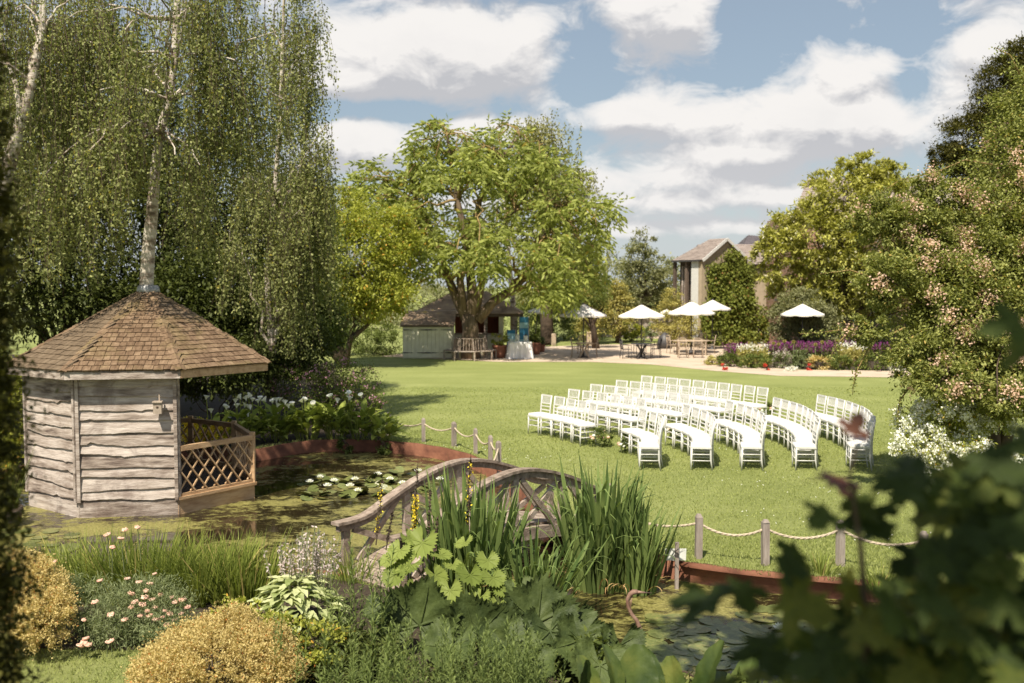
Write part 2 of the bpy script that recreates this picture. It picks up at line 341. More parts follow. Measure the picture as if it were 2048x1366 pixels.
# foliage
M['birchleaf'] = leafm('birch_leaf', (.075, .092, .028), (.28, .29, .115), .3, .4, (.34, .29, .05), .02)
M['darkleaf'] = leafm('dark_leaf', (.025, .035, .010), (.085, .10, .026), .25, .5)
M['midleaf'] = leafm('mid_leaf', (.05, .07, .018), (.15, .18, .045), .3, .5)
M['limeleaf'] = leafm('lime_leaf', (.15, .17, .03), (.37, .38, .075), .35, .5, (.55, .33, .06), .04)
M['walnut'] = leafm('walnut_leaf', (.13, .155, .034), (.37, .40, .115), .4, .45, (.40, .30, .06), .02)
M['willow'] = leafm('willow_leaf', (.13, .13, .045), (.27, .26, .10), .3, .5)
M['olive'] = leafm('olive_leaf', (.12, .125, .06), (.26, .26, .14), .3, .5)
M['conif'] = leafm('golden_conifer', (.22, .20, .06), (.42, .37, .13), .3, .6)
M['magn'] = leafm('magnolia_leaf', (.14, .135, .028), (.44, .43, .11), .3, .3, (.70, .66, .48), .05)
M['yew'] = leafm('yew_leaf', (.032, .032, .008), (.095, .088, .022), .2, .6)
M['rosel'] = leafm('rose_leaf', (.07, .088, .020), (.30, .31, .10), .3, .45, (.42, .32, .10), .03)
M['rosef'] = leafm('pink_blossom', (.42, .26, .20), (.68, .50, .40), .3, .7)
M['ivy'] = leafm('ivy_leaf', (.07, .09, .015), (.21, .23, .05), .3, .4, (.30, .17, .06), .03)
M['orange'] = leafm('gold_heath_leaf', (.32, .24, .095), (.60, .49, .23), .3, .6, (.55, .20, .06), .03, ns=3)
M['iris'] = leafm('iris_leaf', (.05, .085, .024), (.17, .22, .07), .25, .4, ns=3)
M['grassl'] = leafm('sedge_leaf', (.085, .12, .022), (.26, .29, .07), .3, .45, (.50, .40, .16), .05)
M['dryleaf'] = leafm('dry_leaf', (.28, .16, .07), (.50, .34, .17), .2, .7)
M['yarrow'] = leafm('feathery_leaf', (.09, .115, .05), (.24, .27, .14), .3, .6)
M['pinkf'] = leafm('pink_yarrow_flower', (.58, .27, .20), (.78, .52, .42), .15, .8)
M['palepink'] = leafm('pale_lilac_flower', (.38, .30, .31), (.58, .50, .50), .3, .7)
M['gold'] = leafm('yellow_flower', (.55, .38, .02), (.75, .58, .06), .2, .7)
M['goldrod'] = leafm('narrow_leaf', (.055, .08, .022), (.17, .21, .065), .25, .5)
M['lig'] = leafm('lime_jagged_leaf', (.11, .145, .030), (.21, .25, .065), .3, .45)
M['salvia'] = leafm('purple_flower', (.10, .015, .085), (.26, .06, .21), .2, .7)
M['pinkw'] = leafm('purple_pink_flower', (.40, .17, .30), (.66, .36, .50), .2, .7)
M['redf'] = leafm('red_flower', (.45, .04, .03), (.62, .12, .08), .2, .7)
M['callal'] = leafm('calla_leaf', (.11, .15, .028), (.32, .36, .08), .25, .3)
M['blade'] = leafm('grass_blade', (.17, .205, .06), (.33, .355, .13), .3, .6, ns=.6)
M['canna'] = mk('paddle_leaf', [(.3, (.03, .05, .012)), (.55, (.065, .09, .02)), (.8, (.14, .15, .035))], (1, 1, 1), 3, .35, .3, 12, objrnd=.3)
M['gunn'] = mk('gunnera_leaf', [(.3, (.030, .046, .012)), (.7, (.078, .104, .028))], (1, 1, 1), 6, .6, .9, 9, objrnd=.25)
def maplem():
    m, nt, b = bsdf('maple_leaf'); oi = new(nt, 'ShaderNodeObjectInfo')
    f = mth(nt, 'ADD', mth(nt, 'MULTIPLY', oi.outputs['Random'], .6), mth(nt, 'MULTIPLY', noise(nt, mapv(nt), 5, 5), .5), True)
    c = ramp(nt, f, [(.2, (.022, .036, .008)), (.6, (.058, .082, .018)), (.88, (.13, .135, .026)), (.98, (.16, .07, .02))]); setb(nt, b, c, .55, .2); bump(nt, b, noise(nt, mapv(nt), 18, 4), .3)
    t = new(nt, 'ShaderNodeBsdfTranslucent'); nt.links.new(mixc(nt, 1.0, c, (1.5, 1.5, .6), 'MULTIPLY'), t.inputs[0]); mx = new(nt, 'ShaderNodeMixShader'); mx.inputs[0].default_value = .35
    nt.links.new(b.outputs[0], mx.inputs[1]); nt.links.new(t.outputs[0], mx.inputs[2]); nt.links.new(mx.outputs[0], nt.nodes['Material Output'].inputs[0]); return m
M['maple'] = maplem()
M['maple_old'] = mk('maple_leaf', [(.25, (.014, .022, .007)), (.6, (.034, .046, .012)), (.85, (.085, .075, .02))], (1, 1, 1), 7, .6, .3, 20, objrnd=.35)
M['mapler'] = mk('red_maple_leaf', [(.3, (.07, .022, .016)), (.8, (.18, .075, .045))], (1, 1, 1), 8, .5, .3, 20)
M['pad'] = mk('lily_pad', [(.3, (.07, .085, .022)), (.6, (.15, .17, .055)), (.85, (.27, .23, .09))], (1, 1, 1), 5, .3, .1, objrnd=.4)
# =============== ground and pond
def smooth_loop(p, k=5):
    o = []; n = len(p)
    for i in range(n):
        a, b, c, d = (Vector(p[(i+j-1) % n]) for j in range(4))
        for t in range(k):
            t /= k; o.append(.5*((2*b)+(-a+c)*t+(2*a-5*b+4*c-d)*t*t+(-a+3*b-3*c+d)*t**3))
    return o
POND = [(-9.6, 13.2), (-10, 17), (-8.8, 20.4), (-7.2, 21.3), (-5.62, 21.0), (-4.7, 22.07), (-3.86, 22.35), (-2.71, 22.1), (-1.77, 21.5), (-.97, 20.5), (-.45, 19.3),
        (-.1, 18.0), (.25, 16.5), (.72, 14.9), (1.35, 13.7), (1.9, 12.75), (2.75, 12.2), (3.7, 11.85), (4.8, 11.5), (6.1, 10.7), (6.4, 9.6), (5.5, 8.3), (3.2, 8.1),
        (1.5, 8.5), (.55, 9.6), (-.3, 10.7), (-1.0, 11.25), (-1.6, 11.7), (-2.5, 12.15), (-4.2, 12.1), (-6.5, 12.3), (-8.4, 12.7)]
pond = smooth_loop([(x, y, 0) for x, y in POND])
outer = [Vector((700*math.cos(a), 700*math.sin(a), 0)) for a in [2*PI*k/48 for k in range(48)]]
def flat(name, loops, z, mt, kind='structure'):
    tris = tessellate_polygon(loops); v = [p for l in loops for p in l]
    me = bpy.data.meshes.new(name); fs = []
    for t in tris:
        a, b, c = (v[i] for i in t); fs.append(t if (b-a).cross(c-a).z > 0 else t[::-1])
    me.from_pydata([(p[0], p[1], z) for p in v], [], fs); me.materials.append(mt); me.update()
    return tag(put(me, name, None), kind=kind)
flat('lawn', [outer, pond[::-1]], 0, M['lawn'])
wloop = [Vector((p.x, p.y, 0))+(Vector((p.x-(-1), p.y-15, 0)).normalized()*.02) for p in pond]
flat('pond_water', [wloop], -.23, M['water'])
b = Mb(); n = len(pond); rows = [[], [], [], []]
for i in range(n+1):
    p = pond[i % n]; t = (pond[(i+1) % n]-pond[(i-1) % n]).normalized(); o = Vector((t.y, -t.x, 0))
    if (p+o*.1-Vector((-1, 15, 0))).length < (p-Vector((-1, 15, 0))).length: o = -o
    j = .006*math.sin(i*1.7); 
    for r, (q, z) in zip(rows, ((p+o*.07, -.02), (p+o*.06, .035+j), (p-o*.012, .035+j), (p-o*.004, -.6))): r.append((q.x, q.y, z))
b.grid(rows); b.build('pond_edge', M['rust'], kind='structure')
# soil of the near bed
soil = [G(-200, 1285), G(150, 1300), G(330, 1300), G(560, 1420), G(1000, 1700), G(1500, 1800), (3.3, 7.95, 0), (1.4, 8.35, 0), (.42, 9.5, 0), (-.4, 10.6, 0), (-1.1, 11.12, 0), (-1.65, 11.55, 0), (-2.5, 12.02, 0), (-4.2, 11.96, 0), (-6.5, 12.15, 0), (-8.4, 12.55, 0)]
flat('bed_soil', [[Vector(p) for p in soil]], .006, M['soil'])
back = [(-10.2, 17, 0), (-9, 20.6, 0), (-7.3, 21.5, 0), (-5.6, 21.2, 0), (-4.7, 22.25, 0), (-3.86, 22.5, 0), (-2.9, 22.3, 0)]+[G(750, 850), G(765, 810), G(725, 775), G(630, 727), G(560, 712), (-30, 50, 0), (-30, 17, 0)]
flat('shrubbery_soil', [[Vector(p) for p in back]], .006, M['soil'])
pat = [G(760, 713), G(1000, 724), G(1180, 724), G(1300, 729), G(1430, 742), G(1560, 752), G(1790, 755), G(2100, 752), G(2100, 741), G(1770, 741.5), G(1600, 740), G(1500, 733), G(1430, 724), G(1460, 700), G(1600, 690), G(1600, 683), G(1300, 687), G(1060, 694), G(930, 694)]
flat('patio', [[Vector(p) for p in pat]], .008, M['patio'])
fb = [G(2100, 740), G(1770, 740.5), G(1600, 739), G(1500, 732), G(1440, 722), G(1470, 699), G(1600, 688), G(2100, 688)]
flat('flowerbed_soil', [[Vector(p) for p in fb]], .012, M['soil'])
path2 = [G(1190, 672), G(1300, 677), G(1400, 678), G(1400, 673.5), G(1290, 670.5), G(1235, 664), G(1200, 665)]
flat('path', [[Vector(p) for p in path2]], .008, M['patio'])

# =============== gazebo
GC = Vector((-6.53, 17.90, 0)); RW = 2.025; RE = 2.33; A0 = -103.6; ZB = -.23; ZE = 2.06
gz = thing('gazebo', 'octagonal timber summerhouse with shingled cone roof standing over the pond', 'gazebo', (GC.x, GC.y, ZB))
UC = [(math.cos(rad(A0+45*i)), math.sin(rad(A0+45*i))) for i in range(8)]; UC[3] = (.612, .479); UC[4] = (.09, .82)
def cor(i, r): return Vector((r*UC[i % 8][0], r*UC[i % 8][1], 0))
gzo = lambda z: z-ZB
def board_mesh(wd, zt, zb, seed, wavy=1.0):
    rr = random.Random(seed); n = 26; b = Mb(); ph = [rr.uniform(0, 6.28) for _ in range(5)]; am = rr.uniform(.25, 1.0)*wavy
    kx = rr.uniform(-.4, .4)*wd; kn = rr.choice([0, 0, 1, -1])*rr.uniform(.5, 1)
    tilt = rr.uniform(-.03, .03)*wavy
    lo = []
    for i in range(n+1):
        x = -wd/2+wd*i/n
        z = zb+am*(.014*math.sin(3.1*x+ph[0])+.010*math.sin(7.3*x+ph[1])+.005*math.sin(19*x+ph[2])+.003*math.sin(43*x+ph[3]))+tilt*x/wd*2-wavy*kn*.04*math.exp(-((x-kx)/.045)**2)
        lo.append((x, z))
    b.grid([[(x, -.006, zt) for x, z in lo], [(x, -.030, zt+(z-zt)*.5) for x, z in lo], [(x, -.046, z+.008) for x, z in lo], [(x, -.040, z) for x, z in lo], [(x, -.012, z+.002) for x, z in lo]][::-1], False)
    me = b.mesh('board', M['oldwood']); return me
lat = []
for i in range(8):
    c0, c1 = cor(i, RW), cor((i+1) % 8, RW); mid = (c0+c1)/2; ang = math.atan2((c1-c0).y, (c1-c0).x); wd = (c1-c0).length
    # wall faces: front(0) and the three on the left (5,6,7); the others are open above a railing
    b = Mb(); b.box((0, .03, gzo(-.13)), (wd+.02, .07, .30)); o = b.build('base_beam', M['oldwood'] if i in (0, 5, 6, 7) else M['newwood'], gz)
    o.location = (mid.x, mid.y, 0); o.rotation_euler = (0, 0, ang)
    if i in (0, 5, 6, 7):
        b = Mb(); b.box((0, .03, gzo((.02+ZE)/2)), (wd-.01, .04, ZE-.02)); wl = b.build('wall', M['oldwood'], gz); wl.location = (mid.x, mid.y, 0); wl.rotation_euler = (0, 0, ang)
        nb = 11; hs = [R.uniform(.75, 1.3) for _ in range(nb)]; tot = sum(hs); z = ZE+.03
        for k in range(nb):
            h = hs[k]/tot*(ZE+.03-.05); me = board_mesh(wd-.07, z+.03-.0, z-h, 100*i+k); me2 = put(me, 'board', wl, (0, .013, gzo(0))); z -= h
        if i in (0, 7):
            b = Mb(); b.box((-wd/2+.012, -.028, gzo((.02+ZE)/2)), (.05, .06, ZE-.03)); b.build('trim', M['oldwood'], wl)
            b = Mb(); b.box((wd/2-.02, -.03, gzo((.02+ZE)/2)), (.055, .066, ZE-.03)); b.build('trim', M['oldwood'], wl)
    else:
        rl = Mb(); zt, zb_ = .86, .10
        rl.box((0, 0, gzo(.085)), (wd-.08, .05, .06)); rl.box((0, .0, gzo(.04)), (wd+.03, .10, .05))
        mt = M['newwood']; ro = rl.build('railing', mt, gz); ro.location = (mid.x, mid.y, 0); ro.rotation_euler = (0, 0, ang); tl = Mb(); tl.box((0, 0, gzo(zt)), (wd-.08, .07, .085)); tl.build('top_rail', mt, ro)
        hh = zt-zb_-.06; sp_ = .235
        for s in (-1, 1):
            x = -wd/2-hh
            while x < wd/2+hh:
                # a slat rising 52 degrees, clipped to the frame
                x0, x1 = x, x+hh*.78; za, zc = 0, hh; lo_, hi = -wd/2+.05, wd/2-.05
                if s < 0: p0, p1 = (x0, hh), (x1, 0)
                else: p0, p1 = (x0, 0), (x1, hh)
                def cl(p, q):
                    (xa, z_a), (xb, z_b) = p, q
                    if xa < lo_:
                        t = (lo_-xa)/(xb-xa); xa, z_a = lo_, z_a+(z_b-z_a)*t
                    if xb > hi:
                        t = (hi-xa)/(xb-xa); xb, z_b = hi, z_a+(z_b-z_a)*t
                    return (xa, z_a), (xb, z_b)
                if x1 > lo_+.05 and x0 < hi-.05:
                    (xa, z_a), (xb, z_b) = cl(p0, p1)
                    if abs(xb-xa) > .03:
                        q = Mb(); q.bar((xa, s*.012, gzo(zb_+.025)+z_a), (xb, s*.012, gzo(zb_+.025)+z_b), .022, .03, (0, 1, 0)); q.build('slat', mt, ro)
                x += sp_
for i in (1, 2, 3, 4, 5):
    c = cor(i, RW-.02); b = Mb(); top = ZE if i in (1, 5) else .95
    b.box((c.x, c.y, gzo((.0+top)/2)), (.085, .085, top)); b.build('post', M['newwood'] if i != 1 else M['oldwood'], gz)
b = Mb(); b.prism([(cor(i, RW-.03).x, cor(i, RW-.03).y) for i in range(8)], gzo(-.12), gzo(.0)); b.build('floor_base', M['darkwood'], gz)
for k in range(26):
    x = -1.9+k*.15; L = 0
    # clip plank to the octagon
    ys = [y/40 for y in range(-90, 91) if all((Vector((x+dx, y/40, 0))-cor(i, RW)).dot(Vector((cor(i, RW)+cor((i+1) % 8, RW)))) < -.05 for i in range(8) for dx in (-.07, .07))]
    if len(ys) > 4:
        q = Mb(); q.box((x, (ys[0]+ys[-1])/2, gzo(.012)), (.138, ys[-1]-ys[0], .022)); q.build('floor_board', M['deck'], gz)
# roof
ap = Vector((0, 0, gzo(3.49))); ze = gzo(ZE+.12)
b = Mb(); rc = [cor(i, RE) for i in range(8)]
for i in range(8):
    p, q = rc[i], rc[(i+1) % 8]; b.add([(p.x, p.y, ze-.03), (q.x, q.y, ze-.03), tuple(ap-Vector((0, 0, .03)))], [(0, 1, 2)])
b.add([(p.x*.98, p.y*.98, ze-.06) for p in rc], [tuple(range(7, -1, -1))])
roof = b.build('roof', M['darkwood'], gz)
for i in range(8):
    p, q = cor(i, RE-.02), cor(i+1, RE-.02); f = Mb(); f.bar((p.x, p.y, ze-.075), (q.x, q.y, ze-.075), .125, .03, (p+q).normalized())
    f.build('fascia', M['oldwood'] if i in (0, 7, 6, 5) else M['newwood'], gz)
sv = []
for k, wv in enumerate((.105, .13, .155)):
    q = Mb(); x = wv/2-.003
    q.add([(-x, -.02, .026), (x, -.02, .026), (x, .19, .004), (-x, .19, .004), (-x, -.02, .0), (x, -.02, .0)], [(0, 1, 2, 3), (0, 4, 5, 1), (0, 3, 4), (1, 5, 2)])
    sv.append((wv, q.mesh('shingle', M['shingle']), q))
jf = Mb(); NS = 0
for i in range(8):
    p, q = rc[i].copy(), rc[(i+1) % 8].copy(); p.z = q.z = ze; ex = (q-p).normalized(); mid = (p+q)/2; up = (ap-mid); L = up.length; up = up/L; nn = ex.cross(up)
    rot = Matrix((ex, up, nn)).transposed(); wE = (q-p).length; nc = 19; ex_ = L/nc
    for c in range(nc):
        s = c*ex_; half = wE/2*(1-s/L); x = -half+R.uniform(-.02, .04)
        if half < .08: continue
        while x < half-.03:
            wv, me, src = sv[R.randrange(3)]; xc = min(x+wv/2, half-.02)
            m4 = Matrix.Translation(mid+ex*xc+up*(s+R.uniform(-.009, .009))+nn*(.004+R.uniform(0, .006))) @ rot.to_4x4() @ Matrix.Rotation(R.uniform(-.03, .03), 4, 'Z')
            if i in (0, 1) and NS < 262: put(me, 'shingle', roof, mw=m4); NS += 1
            else: jf.add([m4@Vector(v) for v in src.v], src.f)
            x += wv+.002
o = jf.build('rear_shingles', M['shingle_j'], roof, kind='stuff')
hq = Mb()
for sx in (-1, 1):
    hq.add([(0, -.03, .022), (sx*.085, -.03, -.008), (sx*.085, .2, -.018), (0, .2, .010), (0, -.03, .008), (sx*.085, -.03, -.022)], [(0, 1, 2, 3) if sx > 0 else (3, 2, 1, 0), (0, 4, 5, 1)])
hme = hq.mesh('hip_tile', M['shingle'])
for i in (0, 1, 2, 7):
    p = rc[i].copy(); p.z = ze; up = (ap-p); L = up.length; up /= L; rx = Vector((-p.y, p.x, 0)).normalized(); nn = rx.cross(up)
    if nn.z < 0: rx = -rx; nn = -nn
    rot = Matrix((rx, up, nn)).transposed()
    for c in range(16):
        m4 = Matrix.Translation(p+up*(c*L/17)+nn*.022) @ rot.to_4x4() @ Matrix.Rotation(R.uniform(-.05, .05), 4, 'Z'); put(hme, 'hip_tile', roof, mw=m4)
b = Mb(); b.lathe([(.17, 3.40+.23-.03), (.205, 3.40+.23), (.185, 3.50+.23), (.16, 3.53+.23)], 18, caps=False); b.build('roof_collar', M['lead'], gz)
# bird box on the front wall
bp = W(317, 815, 16.02)
bb = thing('bird_box', 'small wooden bird box nailed to the front boards of the summerhouse', 'bird box', (bp.x, bp.y, bp.z), rad(8.9))
b = Mb(); b.box((0, -.05, 0), (.13, .11, .18)); b.build('box', M['nest'], bb)
b = Mb(); b.box((0, -.06, .1), (.15, .14, .02)); b.build('lid', M['nest'], bb)
b = Mb(); b.lathe([(.02, 0), (.02, .006)], 12); o = b.build('entrance_hole', M['darkwood'], bb); o.location = (0, -.105, .02); o.rotation_euler = (PI/2, 0, 0)
b = Mb(); b.box((.02, -.02, .16), (.02, .02, .1)); b.build('hanger', M['nest'], bb)

# =============== bridge
BA, BB = Vector((-2.13, 12.0, 0)), Vector((.663, 15.0, 0)); ax = (BB-BA); BL_ = ax.length; ax.normalize(); wv = Vector((ax.y, -ax.x, 0))*1.05
prof = [.64, .665, .83, .98, 1.09, 1.135, 1.10, 1.0, .855, .68, .64]
def pz(t):
    t = min(max(t, 0), 1)*10; i = min(int(t), 9); f = t-i; a = prof[max(i-1, 0)]; b_, c, d = prof[i], prof[i+1], prof[min(i+2, 10)]
    return .5*((2*b_)+(-a+c)*f+(2*a-5*b_+4*c-d)*f*f+(-a+3*b_-3*c+d)*f**3)
dz = lambda t: .02+.36*math.sin(PI*min(max(t, 0), 1))
mid = BA+(BB-BA)/2+wv/2
br = thing('footbridge', 'small arched oak footbridge with curved lichened handrails over the pond', 'bridge', (mid.x, mid.y, 0))
def bpnt(t, s, z): p = BA+ax*(BL_*t)+wv*s-mid; return Vector((p.x, p.y, z))
def ribbon(b, s, t0, t1, zf, hw, hh, n=40):
    wu = wv.normalized(); rows = [[], [], [], [], []]
    for i in range(n+1):
        t = t0+(t1-t0)*i/n; z = zf(t); p = bpnt(t, s, z); e = bpnt(t+.01, s, zf(t+.01))-bpnt(t-.01, s, zf(t-.01)); up = wu.cross(e).normalized()
        if up.z < 0: up = -up
        for r, (a, c) in zip(rows, ((-1, -1), (-1, 1), (1, 1), (1, -1), (-1, -1))): r.append(tuple(p+wu*a*hw+up*c*hh))
    b.grid([list(x) for x in zip(*rows)], False); b.add(rows and [rows[k][0] for k in range(4)], [(0, 1, 2, 3)]); b.add([rows[k][-1] for k in range(4)], [(3, 2, 1, 0)])
for s in (0, 1):
    b = Mb(); ribbon(b, s, -.01, 1.01, lambda t: pz(t)+.0, .075, .019); rail = b.build('handrail', M['bridge'], br)
    b = Mb(); ribbon(b, s, 0.0, 1.0, lambda t: pz(t)-.062, .035, .04); b.build('under_rail', M['bridge'], rail)
    b = Mb(); ribbon(b, s, -.02, 1.02, lambda t: dz(t)-.10, .04, .08); b.build('arched_beam', M['bridge'], br)
    ts = [.03, .27, .5, .73, .97]
    for k, t in enumerate(ts):
        top = bpnt(t, s, pz(t)-.1); bot = bpnt(t, s, dz(t)-.12)
        b = Mb(); b.bar(bot, top, .10, .055, wv); b.build('post', M['bridge'], br)
        for t2 in ([ts[k-1]] if k else [])+([ts[k+1]] if k < 4 else []):
            tm = t+(t2-t)*.80; b = Mb(); off = wv.normalized()*(.02 if t2 > t else -.02)
            b.bar(bpnt(t+(t2-t)*.10, s, pz(t)-.11)+off, bpnt(tm, s, dz(tm)+.0)+off, .075, .04, wv); b.build('brace', M['bridge'], br)
nd = 30
for k in range(nd):
    t = (k+.5)/nd; p, q = bpnt(t, .04, dz(t)), bpnt(t, .96, dz(t)); e = (bpnt(t+.01, 0, dz(t+.01))-bpnt(t-.01, 0, dz(t-.01))).normalized()
    b = Mb(); b.bar(p, q, BL_/nd*.93, .03, e.cross(wv).normalized()*(1 if e.cross(wv).z > 0 else -1)); b.build('deck_plank', M['bridge'], br)

# =============== rope fences
def rope_mesh(p, q, sag, r=.016):
    b = Mb(); n = 44; tw = (q-p).length/.10*PI
    for s in range(3):
        pts = []
        for i in range(n*2+1):
            t = i/(n*2); c = p.lerp(q, t); c.z -= sag*4*t*(1-t); a = tw*t+s*2*PI/3; d = (q-p).normalized(); u = d.cross(Vector((0, 0, 1))).normalized(); v = u.cross(d)
            pts.append(c+(u*math.cos(a)+v*math.sin(a))*r*.55)
        b.tube(pts, r*.62, 5)
    return b
def rope_fence(label, posts, ht, ropes, extra=None):
    c = sum(posts, Vector())/len(posts); f = thing('rope_fence', label, 'rope fence', c)
    for p in posts:
        b = Mb(); m = Matrix.Rotation(R.uniform(0, 1), 3, 'Z'); m = m@Matrix.Rotation(R.uniform(-.03, .03), 3, 'X')
        b.box(p-c+Vector((0, 0, ht/2-.06)), (.085, .085, ht+.1), m); b.box(p-c+Vector((0, 0, ht+.005)), (.082, .082, .04), m, .55); b.build('post', M['post'], f)
    for i, j in ropes:
        a, d = posts[i]+Vector((0, 0, ht-.09)), posts[j]+Vector((0, 0, ht-.09)); rope_mesh(a-c, d-c, .10+.03*R.random()).build('rope', M['rope'], f)
    if extra is not None: rope_mesh(extra[0]-c, extra[1]-c, extra[2]).build('rope', M['rope'], f)
    return f
lp = [G(777, 871), G(847, 884), G(908, 893), G(951, 908), G(981, 925), G(997, 938)]
rope_fence('low post and rope fence curving along the lawn beyond the main pond', lp, .52, [(i, i+1) for i in range(5)], (lp[5]+Vector((0, 0, .42)), lp[5]+Vector((-.18, -1.0, .30)), .12))
rp = [G(1225, 1085), G(1397, 1117), G(1530, 1130), G(1680, 1132), G(1845, 1158), G(2010, 1190)]
rope_fence('low post and rope fence beside the small right pond', rp, .56, [(i, i+1) for i in range(5)])
# nameplate on a stake
sg = G(1353, 1178, -.23)
s_ = thing('garden_sign', 'blank white plate on a thin wooden stake in the pond margin', 'sign', (sg.x, sg.y, -.3), rad(8))
b = Mb(); b.box((0, 0, .33), (.045, .03, .66)); b.build('stake', M['post'], s_)
b = Mb(); b.box((-.01, .022, .50), (.27, .012, .145), Matrix.Rotation(.03, 3, 'Y')); b.build('plate', M['signw'], s_)
# heron ornament
hp = G(1278, 1262, -.23)
hr = thing('heron_ornament', 'rusty metal heron neck and head rising from the small pond', 'ornament', (hp.x, hp.y, -.23))
b = Mb(); kk = 1991/hp.y
pt = lambda x, y: Vector(((x-1278)/kk, 0.0, (1262-y)/kk))
b.tube([pt(1281, 1275), pt(1279, 1255), pt(1273, 1240), pt(1262, 1226), pt(1255, 1210), pt(1254, 1196), pt(1259, 1186), pt(1266, 1181), pt(1274, 1181)], [.03, .026, .022, .02, .019, .021, .026, .03, .026], 10); b.build('neck', M['rustst'], hr)
b = Mb(); b.tube([pt(1270, 1181), pt(1284, 1182), pt(1303, 1183)], [.022, .012, .003], 8); b.build('beak', M['rustst'], hr)
for k in range(5):
    b = Mb(); x = 1258+k*1.5; b.tube([pt(x, 1190), pt(x-3, 1210), pt(x-1, 1232)], [.004, .003, .001], 4); b.build('breast_feather', M['rustst'], hr)

# =============== ceremony chairs
def make_chair():
    t = thing('ceremony_chair', 'x', 'chair', (0, 0, 0)); wm = M['white']
    b = Mb(); b.box((0, 0, .435), (.40, .39, .03)); b.build('seat', wm, t)
    b = Mb(); b.grid([[(x*.20*(1-.05*abs(y)), y*.195, .452+(.045 if max(abs(x), abs(y)) < .99 else .0)+.008*(1-x*x)*(1-y*y)) for x in (-1, -.93, -.5, 0, .5, .93, 1)] for y in (-1, -.93, -.5, 0, .5, .93, 1)]); b.build('cushion', M['cushion'], t)
    for s in (-1, 1):
        b = Mb(); b.tube([(s*.195, -.185, .0), (s*.185, -.18, .2), (s*.185, -.175, .43)], [.012, .018, .019], 8); b.build('leg', wm, t)
        b = Mb(); b.tube([(s*.175, .215, .0), (s*.17, .185, .2), (s*.17, .18, .45), (s*.175, .20, .68), (s*.18, .235, .915)], [.012, .018, .019, .017, .016], 8); b.build('back_leg', wm, t)
        for z in (.19, .31):
            b = Mb(); b.tube([(s*.187, -.18, z), (s*.172, .19, z)], .0105, 6); b.build('stretcher', wm, t)
    for z in (.22, .34):
        b = Mb(); b.tube([(-.187, -.18, z), (.187, -.18, z)], .0105, 6); b.build('stretcher', wm, t)
    b = Mb(); b.tube([(-.172, .188, .26), (.172, .188, .26)], .0105, 6); b.build('stretcher', wm, t)
    for z, y, h in ((.90, .232, .034), (.715, .206, .022), (.645, .198, .02), (.56, .190, .02)):
        b = Mb(); b.box((0, y, z), (.345, .022, h)); b.build('back_rail', wm, t)
    b = Mb()
    for k in range(7):
        x = -.14+k*.0467; b.bar((x, .207, .72), (x, .23, .89), .012, .014, (0, 1, 0))
    b.build('back_spindles', wm, t)
    return t
ch0 = make_chair(); used = [False]
ordn = ['first', 'second', 'third', 'fourth', 'fifth', 'sixth', 'seventh', 'eighth', 'ninth', 'tenth', 'eleventh', 'twelfth']
rown = ['front', 'second', 'middle', 'fourth', 'back']
def bez(a, m, c, t):
    k = m*2-(a+c)*.5; return a*(1-t)**2+k*2*t*(1-t)+c*t*t
LEFT = [((.80, 23.55), (1.78, 21.9), 5), ((1.53, 24.77), (2.95, 22.75), 6), ((2.21, 25.99), (4.1, 23.6), 8), ((2.99, 27.06), (5.25, 24.4), 9), ((3.85, 28.4), (6.36, 25.24), 10)]
RIGHT = [((2.74, 20.9), (2.96, 19.9), (2.84, 18.95), 5), ((3.78, 21.6), (4.02, 20.2), (3.82, 18.95), 7), ((4.88, 22.3), (5.12, 20.6), (4.80, 18.95), 8), ((6.10, 22.9), (6.27, 21.0), (5.82, 18.95), 10), ((7.33, 23.5), (7.50, 21.3), (6.88, 19.0), 11)]
def place_row(a, m, c, nch, block, row):
    a, m, c = Vector(a), Vector(m), Vector(c)
    for i in range(nch):
        t = i/(nch-1); p = bez(a, m, c, t); e = bez(a, m, c, min(t+.02, 1))-bez(a, m, c, max(t-.02, 0)); e.normalize()
        f = Vector((e.y, -e.x))          # facing
        if f.x > 0: f = -f
        if f.y > .12: f = Vector((-1, .12)).normalized()
        p = p+f*.2                         # given points are the chair backs
        rz = math.atan2(f.y, f.x)+PI/2+R.uniform(-.04, .04)
        if i == 0: lab = f'white wooden chair with white cushion, far end of {rown[row]} row, {block} block'
        elif i == nch-1: lab = f'white wooden chair with white cushion, near end of {rown[row]} row, {block} block'
        else: lab = f'white wooden chair, {ordn[i]} from the far end, {rown[row]} row, {block} block'
        loc = (p.x+R.uniform(-.012, .012), p.y+R.uniform(-.012, .012), 0)
        if not used[0]:
            used[0] = True; ch0.location = loc; ch0.rotation_euler = (0, 0, rz); ch0['label'] = lab; ch0['group'] = 'white chairs set out for a ceremony'
        else: dup(ch0, loc=loc, rz=rz, label=lab, group='white chairs set out for a ceremony')
for r, (a, c, k) in enumerate(LEFT):
    a_, c_ = Vector(a), Vector(c); d = (c_-a_); m_ = (a_+c_)/2+Vector((-d.y, d.x)).normalized()*(d.length*.035)
    place_row(a_, m_, c_, k, 'left', r)
for r, (a, m_, c, k) in enumerate(RIGHT): place_row(a, m_, c, k, 'right', r)
